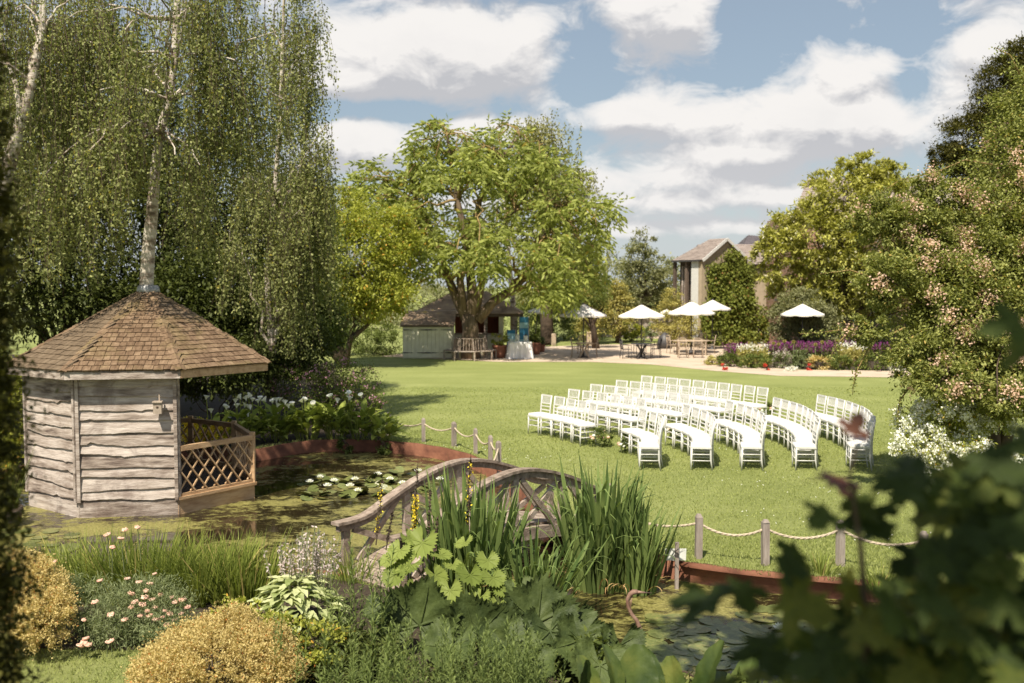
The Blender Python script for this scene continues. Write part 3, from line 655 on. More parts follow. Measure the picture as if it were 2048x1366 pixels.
# =============== foliage tools
def lobe(px, py, rx, ry, D, rd=None):
    k = D/F; return (np.array(W(px, py, D)), np.array([rx*k, rd if rd else (rx+ry)*.45*k, ry*k]))
def cloud(lobes, n, size, asp=.5, per=60, sig=.16, shell=.5, droop=.25, lf=None, flat=.6, szj=.35, zmin=None):
    lf = lf or Lf(); wt = np.array([l[1][0]*l[1][2] for l in lobes]); wt = wt/wt.sum(); cens = []
    for (c, r), w_ in zip(lobes, wt):
        nc = max(3, int(n*w_/per)); d = unit(rng.normal(size=(nc, 3))); q = (shell+(1-shell)*rng.random(nc)**.6)[:, None]
        C = c+d*q*r*(.92+.16*rng.random((nc, 1))); cens += list(C)
        tot = int(n*w_); k = rng.integers(0, nc, tot); s = sig*r.mean()*(.5+rng.random(nc))
        off = rng.normal(size=(tot, 3))*s[k][:, None]; off[:, 2] *= flat; P = C[k]+off
        bias = unit(rng.normal(size=(nc, 3)))
        A = d[k]*.7+rng.normal(size=(tot, 3))*.7+bias[k]*.35; A[:, 2] -= droop
        sd_ = rng.normal(size=(tot, 3))*.6; sd_ += np.cross(A, np.array([0, 0, 1.0]))*1.4
        if zmin is not None: m = P[:, 2] > zmin; P, A, sd_ = P[m], A[m], sd_[m]
        nn = unit(np.cross(A, np.array([0, 0, 1.0]))+rng.normal(size=A.shape)*.45)
        lf.add(P, A, size*(1-szj+2*szj*rng.random(len(P))), size*asp*(.8+.4*rng.random(len(P))), side=np.cross(nn, A))
    return lf, np.array(cens)
def curve(p, q, sag=.0, n=6, jit=.0):
    p, q = Vector(p), Vector(q); L = (q-p).length; o = []
    for i in range(n+1):
        t = i/n; v = p.lerp(q, t); v.z += sag*4*t*(1-t)
        if 0 < i < n: v += Vector((R.gauss(0, 1), R.gauss(0, 1), R.gauss(0, 1)))*jit*L
        o.append(v)
    return o
def limbs(b, starts, targets, r0, r1=.012, sag=.3, jit=.03):
    for q in targets:
        s = starts[R.randrange(len(starts))]; s, rr = s; pts = curve(s, q, sag*R.uniform(.2, 1), 6, jit)
        b.tube(pts, [max(rr*r0*(1-i/6)**1.1, r1) for i in range(7)], 6, caps=False)
def tree(name, label, cat, base, trunk, lobes, leaf, n, size, bark='barkd', nl=40, group=None, per=60, r0=.4, limbmat=None, **k):
    base = Vector(base); t = thing(name, label, cat, base, 0, group); b = Mb()
    starts = []
    for pts, rs in trunk:
        b.tube(pts, rs, 12); starts += [(Vector(p), r) for p, r in list(zip(pts, rs))[1:]]
    lf, cs = cloud(lobes, n, size, per=per, **k); m = M[limbmat or bark]
    sel = [cs[i] for i in rng.choice(len(cs), min(nl, len(cs)), replace=False)] if nl else []
    if limbmat:
        b2 = Mb(); limbs(b2, starts, sel, r0); b2.build('branches', m, t, base, kind='stuff')
    else: limbs(b, starts, sel, r0)
    b.build('trunk', M[bark], t, base)
    lf.build('crown', M[leaf], t, base, kind='stuff'); return t
def tp(pts, D):                                  # trunk polyline from the picture at one distance
    return [W(x, y, D) for x, y in pts]
def bush(name, label, cat, lobes, leaf, n, size, group=None, extra=None, **k):
    c = lobes[0][0]; t = thing(name, label, cat, (c[0], c[1], 0), 0, group)
    off = (c[0], c[1], 0); lf, cs = cloud(lobes, n, size, **k); b = Mb()
    limbs(b, [(Vector((c[0], c[1], .02)), .05)], [cs[i] for i in rng.choice(len(cs), min(10, len(cs)), replace=False)], .4, .008, .1); b.build('stems', M['barkd'], t, off)
    lf.build('foliage', M[leaf], t, off, kind='stuff')
    if extra:
        for nm, mt, cnt, sz in extra:
            i = rng.integers(0, len(cs), cnt); c2 = cs[i]+rng.normal(size=(cnt, 3))*np.array(sz)*1.0; cen = np.mean([l[0] for l in lobes], 0)
            P = c2+unit(c2-cen)*sz*1.5; L2 = Lf()
            for q in range(3): L2.add(P+rng.normal(size=P.shape)*sz*.3, rng.normal(size=P.shape)+np.array([0, 0, .5]), sz, sz*.7)
            L2.build(nm, M[mt], t, off, kind='stuff')
    return t

# =============== weeping trees
def strands(tops, lens, step, size, asp=.62, sway=.05, lf=None, twig=None):
    lf = lf or Lf()
    for P, L in zip(tops, lens):
        n = max(4, int(L/step)); t = np.linspace(0, 1, n)
        dx, dy = rng.normal(size=2)*sway*L*2.2; w1, w2 = rng.uniform(0, 6.3, 2)
        x = P[0]+dx*t+.05*np.sin(t*L*3+w1); y = P[1]+dy*t+.05*np.sin(t*L*3+w2); z = P[2]-L*t
        kn = rng.normal(size=(n//7+2, 3))*.085; Q = np.stack([x, y, z], 1)+kn[np.arange(n)//7]*(rng.random((n, 1))*1.3)+rng.normal(size=(n, 3))*.03
        A = rng.normal(size=(n, 3))*.75; A[:, 2] -= .75
        lf.add(Q, A, size*(.7+.6*rng.random(n)), size*asp)
        if twig is not None: twig.tube([(x[i], y[i], z[i]) for i in (0, n//3, 2*n//3, n-1)], [.005, .0035, .003, .002], 3, caps=False, smooth=False)
    return lf
def weep(label, trunk, ends, leaf, size, step, lens, spread, per, bark='birch', base=None, group=None, cat='tree', bottom=None, twigs=True, sag=.9):
    base = Vector(base if base is not None else trunk[0][0]); t = thing('birch_tree' if bark == 'birch' else 'weeping_tree', label, cat, (base.x, base.y, base.z), 0, group)
    b = Mb(); pts, rs = trunk; pts = [Vector(p) for p in pts]; b.tube(pts, rs, 14); b.build('trunk', M[bark], t, base)
    b2 = Mb(); tw = Mb() if twigs else None; lf = Lf()
    for e, r_ in ends:
        e = Vector(e); lo_i = 5 if bark == 'birch' and len(pts) > 10 else 1; cand = [i for i in range(lo_i, len(pts)) if pts[i].z < e.z+.3] or [lo_i]; i = cand[-1] if R.random() < .6 else R.choice(cand[-3:])
        c = curve(pts[i], e, sag*R.uniform(.4, 1.1)*max(.3, (e-pts[i]).length/5), 8, .02)
        b2.tube(c, [max(rs[i]*.5*(1-j/8)**1.2, .012) for j in range(9)], 7, caps=False)
        tops = []; ln = []
        for _ in range(per):
            j = R.uniform(.35, 1)**.8; k = j*8; q = c[min(int(k), 7)].lerp(c[min(int(k)+1, 8)], k-int(k)) if k < 8 else c[8]
            q = q+Vector((R.gauss(0, spread*r_), R.gauss(0, spread*r_), R.gauss(0, .15)))
            if bark == 'birch' and q.y < 18.0 and 282 < 1024+q.x/q.y*F < 384 and R.random() < .80: continue
            L = R.uniform(*lens)*(.5+.9*R.random())
            if bottom is not None:
                zb = bottom(q)
                if q.z-L < zb: L = max(.35, q.z-zb-R.uniform(0, .35))
            tops.append(q); ln.append(L)
        strands(tops, ln, step, size, lf=lf, twig=tw)
    b2.build('branches', M[bark if bark != 'birch' else 'birch'], t, base, kind='stuff')
    if tw: tw.build('twigs', M['barkd'], t, base, kind='stuff')
    lf.build('crown', M[leaf], t, base, kind='stuff'); return t
def botz(q):                                    # how low the birch curtain reaches, by where it hangs
    x = 1024+q.x/q.y*F
    y = 590 if x < 90 else 575 if x < 200 else 545 if x < 262 else 400 if x < 345 else 520 if x < 430 else 640 if x < 520 else 720 if x < 640 else 640
    return H-(y-566)/F*q.y
TD = 17.9
btr = [(GC.x, GC.y, .0), tuple(W(291, 600, TD)), tuple(W(297, 500, TD)), tuple(W(303, 440, TD)), tuple(W(311, 340, TD)), tuple(W(318, 270, TD)), tuple(W(338, 200, TD)), tuple(W(350, 120, TD)), tuple(W(352, 40, TD)), tuple(W(362, -60, TD)), tuple(W(370, -200, TD)), tuple(W(372, -380, TD))]
brs = [.15, .125, .115, .105, .088, .078, .068, .06, .062, .05, .035, .015]
ends = []
for px, py, D, s in [(560, 60, 17.5, 1), (520, -40, 19, 1), (470, 120, 17, 1), (440, 30, 17.5, 1), (500, 180, 19, 1), (430, -80, 17, 1),                      (440, 210, 18, .8), (400, 330, 17, .9), (250, 60, 16, 1), (200, 180, 16.5, 1), (130, 40, 17, 1), (60, 120, 17.5, 1), (20, 260, 18, 1), (180, 300, 16, 1.1), (90, 350, 16.5, 1.1), (240, 260, 16, 1), (300, -60, 16.5, 1), (-40, 30, 18, 1), (-80, 240, 18.5, 1), (350, 310, 16.4, .7),
                     (380, 20, 20, 1), (280, 140, 20.5, 1), (150, -80, 18, 1.2), (400, 420, 20.5, 1), (250, 420, 20, 1), (150, 430, 19, 1), (40, 420, 18, 1), (330, 60, 15.8, .8), (570, 200, 18.5, .8)]:
    ends.append((W(px, py, D), s))
weep('tall weeping silver birch whose pale trunk rises through the shingled summerhouse roof', (btr, brs), ends, 'birchleaf', .06, .028, (.8, 2.3), .20, 46, base=(GC.x, GC.y, 0), bottom=botz)
t3 = [tuple(G(548, 775)), tuple(W(545, 700, 24.5)), tuple(W(535, 560, 24.5)), tuple(W(548, 400, 24.5)), tuple(W(560, 250, 24.5)), tuple(W(565, 100, 24.5)), tuple(W(570, -60, 24.5)), tuple(W(575, -260, 24.5))]
e4 = [(W(px, py, D), s) for px, py, D, s in [(632, 20, 24, .9), (600, -110, 24, 1.3), (632, 150, 24, .8), (652, 300, 24, .8), (664, 350, 24.5, .8), (660, 430, 24.5, .8), (610, 300, 25.5, 1.2), (600, 30, 25, 1.2), (655, 250, 23.5, .5), (500, 250, 25, 1.3), (540, 380, 24, 1.3), (625, 460, 24, 1), (470, 360, 24, 1.3), (580, 150, 26, 1.2), (600, 420, 23.5, 1.1), (520, 60, 25, 1.3), (460, 460, 24.5, 1.2), (560, 480, 24, 1.2), (640, 380, 25.5, 1)]]
weep('slimmer weeping birch behind the summerhouse whose curtain ends against the open sky', (t3, [.10, .09, .08, .065, .05, .04, .03, .015]), e4, 'birchleaf', .075, .036, (1.0, 2.9), .22, 40, bottom=botz)
t2 = [tuple(G(-70, 1010)), tuple(W(-45, 700, 16.6)), tuple(W(-10, 430, 16.6)), tuple(W(22, 320, 16.6)), tuple(W(42, 240, 16.6)), tuple(W(62, 170, 16.6)), tuple(W(85, 60, 16.8)), tuple(W(90, -120, 17)), tuple(W(95, -300, 17))]
e2 = [(W(px, py, D), s) for px, py, D, s in [(130, 90, 17.5, 1), (170, -10, 17, 1), (30, 20, 17, 1), (-30, 120, 16, 1), (110, 220, 19, 1), (200, 100, 19, 1), (0, 350, 19, 1), (90, 300, 20, 1), (60, -70, 18, 1), (-60, -60, 17, 1)]]
weep('leaning silver birch with a bare white trunk beside the conifer at the left margin', (t2, [.17, .15, .12, .105, .095, .08, .06, .04, .02]), e2, 'birchleaf', .052, .032, (.8, 2.2), .36, 34, bottom=botz)

# dark trees behind the summerhouse
def dtree(lab, bx, D, lobes, n, leaf='darkleaf', size=.12, r=.22, name='broadleaf_tree', **k):
    base = Vector(((bx-1024)/F*D, D, 0)); z = max(l[0][2] for l in lobes)
    return tree(name, lab, 'tree', base, [(curve(base, (base.x+R.uniform(-.5, .5), D, z*.9), 0, 6, .02), [r*(1-i/8) for i in range(7)])], lobes, leaf, n, size, group='trees and bushes behind the summerhouse', **k)
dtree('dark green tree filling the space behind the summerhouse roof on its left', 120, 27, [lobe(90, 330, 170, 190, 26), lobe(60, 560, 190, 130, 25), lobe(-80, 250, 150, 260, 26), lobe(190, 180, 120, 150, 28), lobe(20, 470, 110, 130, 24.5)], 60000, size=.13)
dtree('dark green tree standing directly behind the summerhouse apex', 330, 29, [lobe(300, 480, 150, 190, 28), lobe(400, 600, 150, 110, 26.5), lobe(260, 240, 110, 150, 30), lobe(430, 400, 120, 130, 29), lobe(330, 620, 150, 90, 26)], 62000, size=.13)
dtree('tall dark tree between the summerhouse and the lime green maples', 540, 31, [lobe(545, 520, 115, 150, 30), lobe(590, 640, 95, 90, 28), lobe(520, 650, 110, 90, 27), lobe(600, 440, 70, 90, 31)], 42000, leaf='midleaf', size=.12)
bush('evergreen_shrub', 'dark evergreen undergrowth between the arum lilies and the weeping birch', 'shrub', [lobe(430, 730, 120, 60, 24.5), lobe(560, 690, 90, 70, 26), lobe(640, 650, 40, 70, 29), lobe(330, 700, 100, 80, 24)], 'darkleaf', 36000, .11, group='trees and bushes behind the summerhouse')
bush('bright_shrub', 'sunlit bright green shrub left of the summerhouse wall', 'shrub', [lobe(25, 825, 60, 75, 19.5), lobe(-30, 780, 60, 90, 19.5), lobe(30, 915, 45, 40, 18.6), lobe(-90, 900, 90, 120, 19.5)], 'limeleaf', 17000, .085, group='trees and bushes behind the summerhouse')
bush('purple_flowered_shrub', 'rounded shrub speckled with small purple pink flowers by the lawn edge', 'shrub', [lobe(690, 780, 70, 62, 26, 1.3), lobe(620, 770, 80, 55, 25.5, 1.2), lobe(730, 810, 40, 35, 25, .6)], 'midleaf', 15000, .06, extra=[('flowers', 'pinkw', 700, .045)])

# lime green multi-stem tree left of the shed
D = 42; tb = G(690, 735)
tree('maple_tree', 'lime green multi-stemmed tree between the birch curtain and the shed', 'tree', tb,
     [([tuple(tb), tuple(W(678, 690, D)), tuple(W(690, 640, D)), tuple(W(715, 560, D))], [.22, .17, .14, .08]), ([tuple(tb), tuple(W(655, 690, D)), tuple(W(650, 630, D)), tuple(W(665, 520, D))], [.2, .16, .12, .07]), ([tuple(tb), tuple(W(700, 680, D)), tuple(W(735, 650, D)), tuple(W(760, 610, D))], [.16, .11, .09, .06])],
     [lobe(710, 520, 95, 110, 42), lobe(680, 430, 60, 60, 43), lobe(760, 590, 70, 50, 41.5), lobe(665, 590, 50, 55, 42), lobe(640, 480, 40, 90, 43), lobe(790, 480, 50, 70, 43)], 'limeleaf', 42000, .15, nl=30)
def row(name, lab, cat, pts, D, leaf, n, size, group=None, **k):
    return bush(name, lab, cat, [lobe(x, y, rx, ry, D, rd) for x, y, rx, ry, rd in pts], leaf, n, size, group, **k)
row('hedge', 'dull brown green hedge behind the multi-stemmed tree, left of the shed', 'hedge', [(770, 680, 40, 34, 1), (720, 685, 50, 30, 1), (670, 680, 40, 34, 1), (640, 660, 30, 50, 1)], 49, 'midleaf', 9000, .12)
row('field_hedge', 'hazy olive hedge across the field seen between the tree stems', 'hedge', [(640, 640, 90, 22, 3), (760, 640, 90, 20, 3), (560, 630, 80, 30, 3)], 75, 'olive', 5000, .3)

# big compound-leaved tree over the shed
def star_leaves(cens, per, size, lf=None):
    lf = lf or Lf(); n = len(cens)
    for k in range(per):
        d = unit(rng.normal(size=(n, 3))+np.array([0, 0, -.25])); L = size*(1.6+1.2*rng.random(n))
        for j in range(7):
            t = .3+.7*j/6; P = cens+d*(L*t)[:, None]-np.array([0, 0, 1])*(.35*L*t*t)[:, None]
            sgn = 1 if j % 2 else -1; s_ = unit(np.cross(d, rng.normal(size=(n, 3))*.2+np.array([0, 0, 1.0])))*sgn
            A = d*.6+s_*(.9 if j < 6 else .1)-np.array([0, 0, .35]); lf.add(P, A, size*(.75+.4*rng.random(n)), size*.30, side=np.cross(np.array([0, 0, 1.0])+rng.normal(size=(n, 3))*.5, A))
    return lf
D = 46.5; tb = G(940, 717)
WL = [lobe(940, 410, 140, 120, 46.5), lobe(900, 310, 100, 65, 46.5), lobe(800, 400, 75, 75, 46.5), lobe(1080, 340, 80, 60, 46.5), lobe(1130, 440, 90, 80, 46.5), lobe(840, 505, 90, 55, 45), lobe(1010, 510, 110, 45, 44.5), lobe(1180, 520, 36, 55, 49), lobe(790, 565, 45, 30, 45), lobe(730, 370, 30, 20, 46.5), lobe(1110, 575, 55, 28, 47), lobe(1205, 440, 40, 45, 46.5), lobe(990, 300, 80, 60, 47), lobe(770, 345, 42, 30, 46.5), lobe(1110, 560, 60, 70, 45), lobe(885, 258, 40, 22, 46.5)]
t = thing('broad_tree', 'large broad tree with drooping compound leaves over the shed and round bench', 'tree', tb)
tr = Mb(); tr.tube([tuple(tb), tuple(W(940, 690, D)), tuple(W(941, 660, D)), tuple(W(938, 630, D))], [.50, .38, .38, .36], 14)
forks = [[(938, 645), (915, 600), (898, 560), (880, 500), (850, 440), (830, 390)], [(942, 645), (945, 590), (940, 540), (930, 470), (915, 400), (900, 320), (895, 270)], [(955, 640), (985, 605), (1020, 582), (1045, 560), (1080, 490), (1120, 420)], [(948, 640), (965, 560), (985, 480), (1030, 420), (1065, 370)], [(930, 640), (920, 560), (940, 480), (960, 400), (1000, 320), (1040, 270)]]
frs = [[.28, .23, .19, .14, .11, .07], [.29, .25, .21, .16, .13, .09, .05], [.27, .22, .19, .16, .12, .07], [.2, .17, .14, .11, .06], [.2, .18, .15, .12, .09, .05]]
starts = []
for f, r_ in zip(forks, frs):
    pts = [tuple(W(x, y, D+R.uniform(-.5, .5)*i/3)) for i, (x, y) in enumerate(f)]; tr.tube(pts, r_, 10); starts += [(Vector(p), q) for p, q in list(zip(pts, r_))[2:]]
tr.build('trunk', M['bark'], t, tb)
cs = []
for c, r_ in WL:
    nc = int(r_[0]*r_[2]*9.2); d = unit(rng.normal(size=(nc, 3))); cs.append(c+d*((.3+.75*rng.random(nc)**.6)[:, None])*r_)
cs = np.concatenate(cs); b2 = Mb(); sel = rng.choice(len(cs), min(230, len(cs)), replace=False)
for i in sel:
    q = Vector(cs[i]); s, rr = min(starts, key=lambda a: (a[0]-q).length+R.uniform(0, 2.5)); pts = curve(s, q, .35, 5, .06); b2.tube(pts, [max(min(rr*.6, .13)*(1-j/5.5), .026) for j in range(6)], 5, caps=False)
b2.build('branches', M['barky'], t, tb, kind='stuff')
lf = star_leaves(cs, 9, .34); lf.build('crown', M['walnut'], t, tb, kind='stuff'); print('walnut clusters', len(cs))

# weeping tree behind it
D = 60; base = G(1095, 690)
tr_ = ([tuple(base), tuple(W(1090, 560, D)), tuple(W(1085, 400, D)), tuple(W(1080, 270, D))], [.4, .33, .2, .08])
e3 = [(W(px, py, D+R.uniform(-2, 2)), 1.3) for px, py in [(1035, 265), (1060, 240), (1090, 228), (1110, 245), (1100, 300), (1150, 340), (1175, 350), (1165, 420), (1020, 330), (1120, 400), (1060, 350), (1090, 480), (1150, 500), (1040, 450), (1185, 480), (1130, 330)]]
weep('tall weeping willow rising behind the broad compound-leaved tree', tr_, e3, 'willow', .17, .10, (1.2, 3.2), .55, 60, bark='barkd', twigs=False, bottom=lambda q: .8)
b = Mb(); p0 = G(1027, 702); bt = thing('birch_tree', 'slim white birch trunk rising behind the open shed roof corner', 'tree', p0)
b.tube([tuple(p0), tuple(W(1026, 610, 52)), tuple(W(1018, 520, 52)), tuple(W(1010, 400, 52))], [.16, .15, .12, .06], 10); b.build('trunk', M['birch'], bt, p0)
lf, _ = cloud([lobe(1010, 420, 40, 70, 52)], 2500, .12); lf.build('crown', M['willow'], bt, p0, kind='stuff')
GB = 'trees beyond the patio'
def bg(name, lab, cat, bx, by, D, lobes, leaf, n, size, r=.18, **k):
    base = Vector(((bx-1024)/F*D, D, 0)); top = max(l[0][2] for l in lobes)
    return tree(name, lab, cat, base, [([tuple(base), (base.x+.1, D, top*.35), (base.x-.1, D, top*.85)], [r, r*.75, r*.3])], [lobe(*(l+(D,))) if len(l) == 4 else lobe(*l) for l in lobes] if isinstance(lobes[0], tuple) and not hasattr(lobes[0][0], 'shape') else lobes, leaf, n, size, group=GB, **k)
def L_(D, *ls): return [lobe(x, y, rx, ry, D) for x, y, rx, ry in ls]
bg('olive_tree', 'grey green airy tree between the willow and the ivy barn', 'tree', 1290, 690, 66, L_(66, (1290, 560, 48, 60), (1285, 500, 30, 40), (1320, 590, 30, 50), (1258, 600, 30, 50)), 'olive', 10000, .2, nl=26)
bg('golden_conifer', 'taller golden green conifer behind the patio parasols', 'tree', 1180, 690, 58, L_(58, (1180, 630, 28, 50), (1180, 580, 18, 40)), 'conif', 7000, .13, shell=.7)
bg('golden_conifer', 'shorter golden green conifer right of the taller one behind the parasols', 'tree', 1236, 690, 59, L_(59, (1236, 625, 28, 45), (1236, 590, 17, 30)), 'conif', 6500, .13, shell=.7)
for i, (x, y, rx, ry, D, lab) in enumerate([(1215, 560, 55, 60, 95, 'hazy green far tree just right of the willow'), (1330, 570, 45, 50, 100, 'hazy green far tree left of the barn'), (1390, 590, 40, 30, 110, 'low hazy far tree behind the barn corner'), (850, 600, 90, 60, 85, 'grey green far tree behind the shed roof'), (1120, 590, 80, 60, 90, 'far tree seen under the willow curtain'),
                                              (1600, 540, 80, 60, 110, 'far tree behind the slate roofs'), (720, 590, 90, 70, 90, 'far tree beyond the multi-stemmed tree')]):
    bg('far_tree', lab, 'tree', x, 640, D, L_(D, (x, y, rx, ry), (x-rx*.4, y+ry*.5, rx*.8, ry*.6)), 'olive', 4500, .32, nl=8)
row('hedge', 'shady green hedge behind the patio left of the stone wall', 'hedge', [(1110, 655, 45, 38, 1.2), (1165, 655, 45, 40, 1.2), (1070, 650, 40, 45, 1.2), (1030, 650, 40, 45, 1.2)], 62, 'midleaf', 15000, .13, shell=.75)
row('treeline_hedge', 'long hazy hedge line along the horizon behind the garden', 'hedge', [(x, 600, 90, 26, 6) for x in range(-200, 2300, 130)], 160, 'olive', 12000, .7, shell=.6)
row('lime_shrub', 'bright lime green low shrub in front of the stone wall', 'shrub', [(1262, 661, 24, 15, .6), (1242, 664, 18, 11, .5), (1286, 664, 12, 11, .4)], 61, 'limeleaf', 2600, .16)
row('silver_shrub', 'small silvery shrub right of the lime green one', 'shrub', [(1303, 660, 12, 15, .4)], 60, 'yarrow', 900, .12)
row('patio_shrub', 'loose orange tinged shrub rising behind the teak table', 'shrub', [(1345, 640, 40, 45, 1), (1370, 660, 30, 40, .8), (1340, 600, 20, 25, .6)], 56, 'conif', 6500, .12)
tbs = G(1192, 697)
tree('small_tree', 'small dark-stemmed tree growing just behind the dappled grey parasol', 'tree', tbs, [([tuple(tbs), tuple(W(1187, 660, 54)), tuple(W(1182, 640, 54)), tuple(W(1175, 615, 54))], [.22, .15, .14, .08]), ([tuple(W(1186, 650, 54)), tuple(W(1194, 632, 54)), tuple(W(1205, 618, 54))], [.1, .08, .05])],
     L_(54, (1175, 590, 45, 26), (1140, 600, 30, 20)), 'midleaf', 4000, .13, nl=12)

# right side: magnolia, round shrub, yew, rose thicket
tbm = G(1690, 712)
MG = L_(49, (1690, 400, 85, 80), (1640, 480, 100, 80), (1560, 520, 60, 60), (1730, 520, 90, 90), (1680, 580, 90, 50), (1760, 400, 70, 70), (1600, 590, 60, 40), (1560, 470, 30, 35), (1740, 340, 50, 35), (1800, 560, 60, 60))
tree('magnolia_tree', 'golden green magnolia tree with glossy leaves and cream flowers over the flower bed', 'tree', tbm, [([tuple(tbm), tuple(W(1690, 650, 49)), tuple(W(1685, 560, 49)), tuple(W(1690, 430, 49))], [.35, .28, .22, .1])], MG, 'magn', 50000, .22, nl=30, asp=.42, sig=.085, per=45, shell=.6)
bg('round_shrub', 'rounded grey green shrub tree standing behind the purple flowers', 'shrub', 1605, 700, 47, L_(47, (1605, 665, 55, 35), (1600, 610, 45, 32), (1570, 640, 30, 35), (1650, 650, 32, 38), (1640, 685, 40, 20)), 'olive', 17000, .12, shell=.6)
ybase = Vector((18.0, 36, 0))
tree('yew_tree', 'dark evergreen yew rising behind the rose thicket at the upper right', 'tree', ybase, [([tuple(ybase), (18, 36, 7), (18, 36, 11)], [.4, .3, .1])], L_(36, (1960, 290, 75, 70), (1900, 320, 40, 32), (2010, 200, 55, 100), (2060, 300, 80, 160), (1985, 350, 80, 60), (2050, 130, 40, 60)), 'yew', 80000, .11, nl=20, asp=.45, sig=.13, flat=.45, shell=.6)
DR = 17.5
RL = [lobe(1985, 520, 130, 150, 17.5), lobe(1900, 620, 110, 130, 16.8), lobe(2060, 380, 110, 140, 18), lobe(1830, 480, 75, 85, 17.2), lobe(1780, 560, 60, 60, 16.5), lobe(1970, 720, 120, 75, 16.5), lobe(1850, 720, 75, 60, 16.2), lobe(2050, 660, 120, 140, 17), lobe(2050, 230, 60, 90, 18.5), lobe(1760, 440, 60, 50, 17), lobe(1740, 660, 40, 30, 16.2), lobe(1880, 390, 60, 50, 17.5), lobe(1900, 762, 80, 38, 15.6), lobe(2020, 800, 80, 50, 15.6)]
rb = G(1990, 975)
tree('rose_thicket', 'huge sprawling climbing rose with pale pink blossom clusters on the right', 'rose', rb, [([tuple(rb), tuple(W(1985, 820, 17.5)), tuple(W(1960, 640, 17.5)), tuple(W(1970, 500, 17.5))], [.14, .11, .09, .05]), ([tuple(rb), tuple(W(2030, 800, 17.5)), tuple(W(2040, 600, 17.5))], [.12, .1, .07])], RL, 'rosel', 165000, .066, nl=70, per=95, sig=.15, asp=.55, shell=.35)
rt = [o for o in COL.objects if o.name == 'rose_thicket'][0]
L2 = Lf(); cc = []
for c, r_ in RL:
    nc = int(r_[0]*r_[2]*15); d = unit(rng.normal(size=(nc, 3))+np.array([-.2, -.6, .1])); cc.append(c+d*((.75+.4*rng.random(nc))[:, None])*r_)
cc = np.concatenate(cc); k = rng.integers(0, len(cc), 15000); cc = cc[k]+rng.normal(size=(15000, 3))*.085
L2.add(cc, rng.normal(size=(15000, 3)), .042, .036); L2.build('blossom', M['rosef'], rt, rb, kind='stuff')
# arching sprays on its left side
b = Mb(); lfs = Lf()
sprays = [[(1810, 655), (1775, 672), (1750, 674), (1712, 662), (1680, 660), (1645, 664), (1600, 668)], [(1750, 674), (1730, 710), (1712, 745), (1707, 770), (1705, 790)], [(1700, 662), (1680, 682), (1665, 705), (1658, 722)], [(1990, 330), (1930, 320), (1870, 345), (1800, 360), (1740, 400)], [(2040, 150), (2020, 110), (1990, 95)], [(1830, 760), (1800, 800), (1795, 830), (1812, 870)], [(1760, 560), (1700, 540), (1640, 548)], [(1880, 780), (1880, 830), (1900, 870)]]
for s in sprays:
    pts = [Vector(W(x, y, 16.3)) for x, y in s]; b.tube(pts, [max(.016*(1-i/len(pts)), .004) for i in range(len(pts))], 5)
    for p, q in zip(pts, pts[1:]):
        m = int((q-p).length/.006); t = rng.random((m, 1)); P = np.array(p)*(1-t)+np.array(q)*t+rng.normal(size=(m, 3))*.035; lfs.add(P, rng.normal(size=(m, 3))+np.array([0, 0, -.2]), .05, .028)
b.build('arching_stems', M['barky'], rt, rb, kind='stuff'); lfs.build('spray_leaves', M['rosel'], rt, rb, kind='stuff')
bush('white_flower_bush', 'white flowered bush at the foot of the rose thicket', 'shrub', [lobe(1880, 850, 80, 55, 16.2, .6), lobe(1950, 820, 90, 60, 16.4, .6), lobe(1930, 910, 80, 45, 15.8, .6), lobe(1830, 885, 40, 32, 16, .4)], 'limeleaf', 14000, .055, extra=[('flowers', 'lily', 7500, .045)])
# left margin conifer, close to the lens
cb_ = Vector((-2.10, 3.95, 0)); lbs = []
for k in range(9): lbs.append((np.array([-2.165+R.uniform(-.02, .02), 3.95, .9+k*.5]), np.array([.115, .2, .40])))
tree('columnar_conifer', 'dark slender conifer column at the extreme left foreground', 'tree', cb_, [([tuple(cb_), (-2.2, 3.95, 5.2)], [.05, .02])], lbs, 'yew', 60000, .035, nl=0, asp=.5, sig=.2, shell=.1)
# =============== shed and open summerhouse
def roofrows(b, p0, p1, q0, q1, n, th=.03):
    """overlapping shingle courses between an eave line p0-p1 and a ridge line q0-q1"""
    p0, p1, q0, q1 = map(Vector, (p0, p1, q0, q1)); nn = (p1-p0).cross(q0-p0).normalized()
    if nn.z < 0: nn = -nn
    for i in range(n):
        t0, t1 = i/n, min((i+1.15)/n, 1); a, c = p0.lerp(q0, t0)+nn*th, p1.lerp(q1, t0)+nn*th; d, e = p0.lerp(q0, t1)+nn*.005, p1.lerp(q1, t1)+nn*.005
        b.add([a, c, e, d, a-nn*th, c-nn*th], [(0, 1, 2, 3), (4, 5, 1, 0), (0, 3, 4), (1, 5, 2)])
Ds = 47.0; kx = lambda px, D=Ds: (px-1024)/F*D
sh = thing('garden_shed', 'pale green timber shed with black strap hinges and shingled lean-to roof', 'shed', (kx(854), Ds+.9, 0)); so_ = sh.location
x0, x1 = kx(805), kx(904); ev = 1.60; rz_ = 2.18
def clad(b, x0, x1, z0, z1, y, n, out=-1):
    for i in range(n):
        za = z0+(z1-z0)*i/n; zb = za+(z1-z0)/n*1.08
        b.add([(x0, y+out*.022, za), (x1, y+out*.022, za), (x1, y+out*.006, zb), (x0, y+out*.006, zb), (x0, y, za), (x1, y, za)], [(0, 1, 2, 3), (4, 5, 1, 0)])
b = Mb(); b.box(((x0+x1)/2, Ds+.9, ev/2), (x1-x0, 1.75, ev)); clad(b, x0, x1, .03, ev, Ds+.025, 11)
for i in range(12):
    za = .03+1.57*i/11
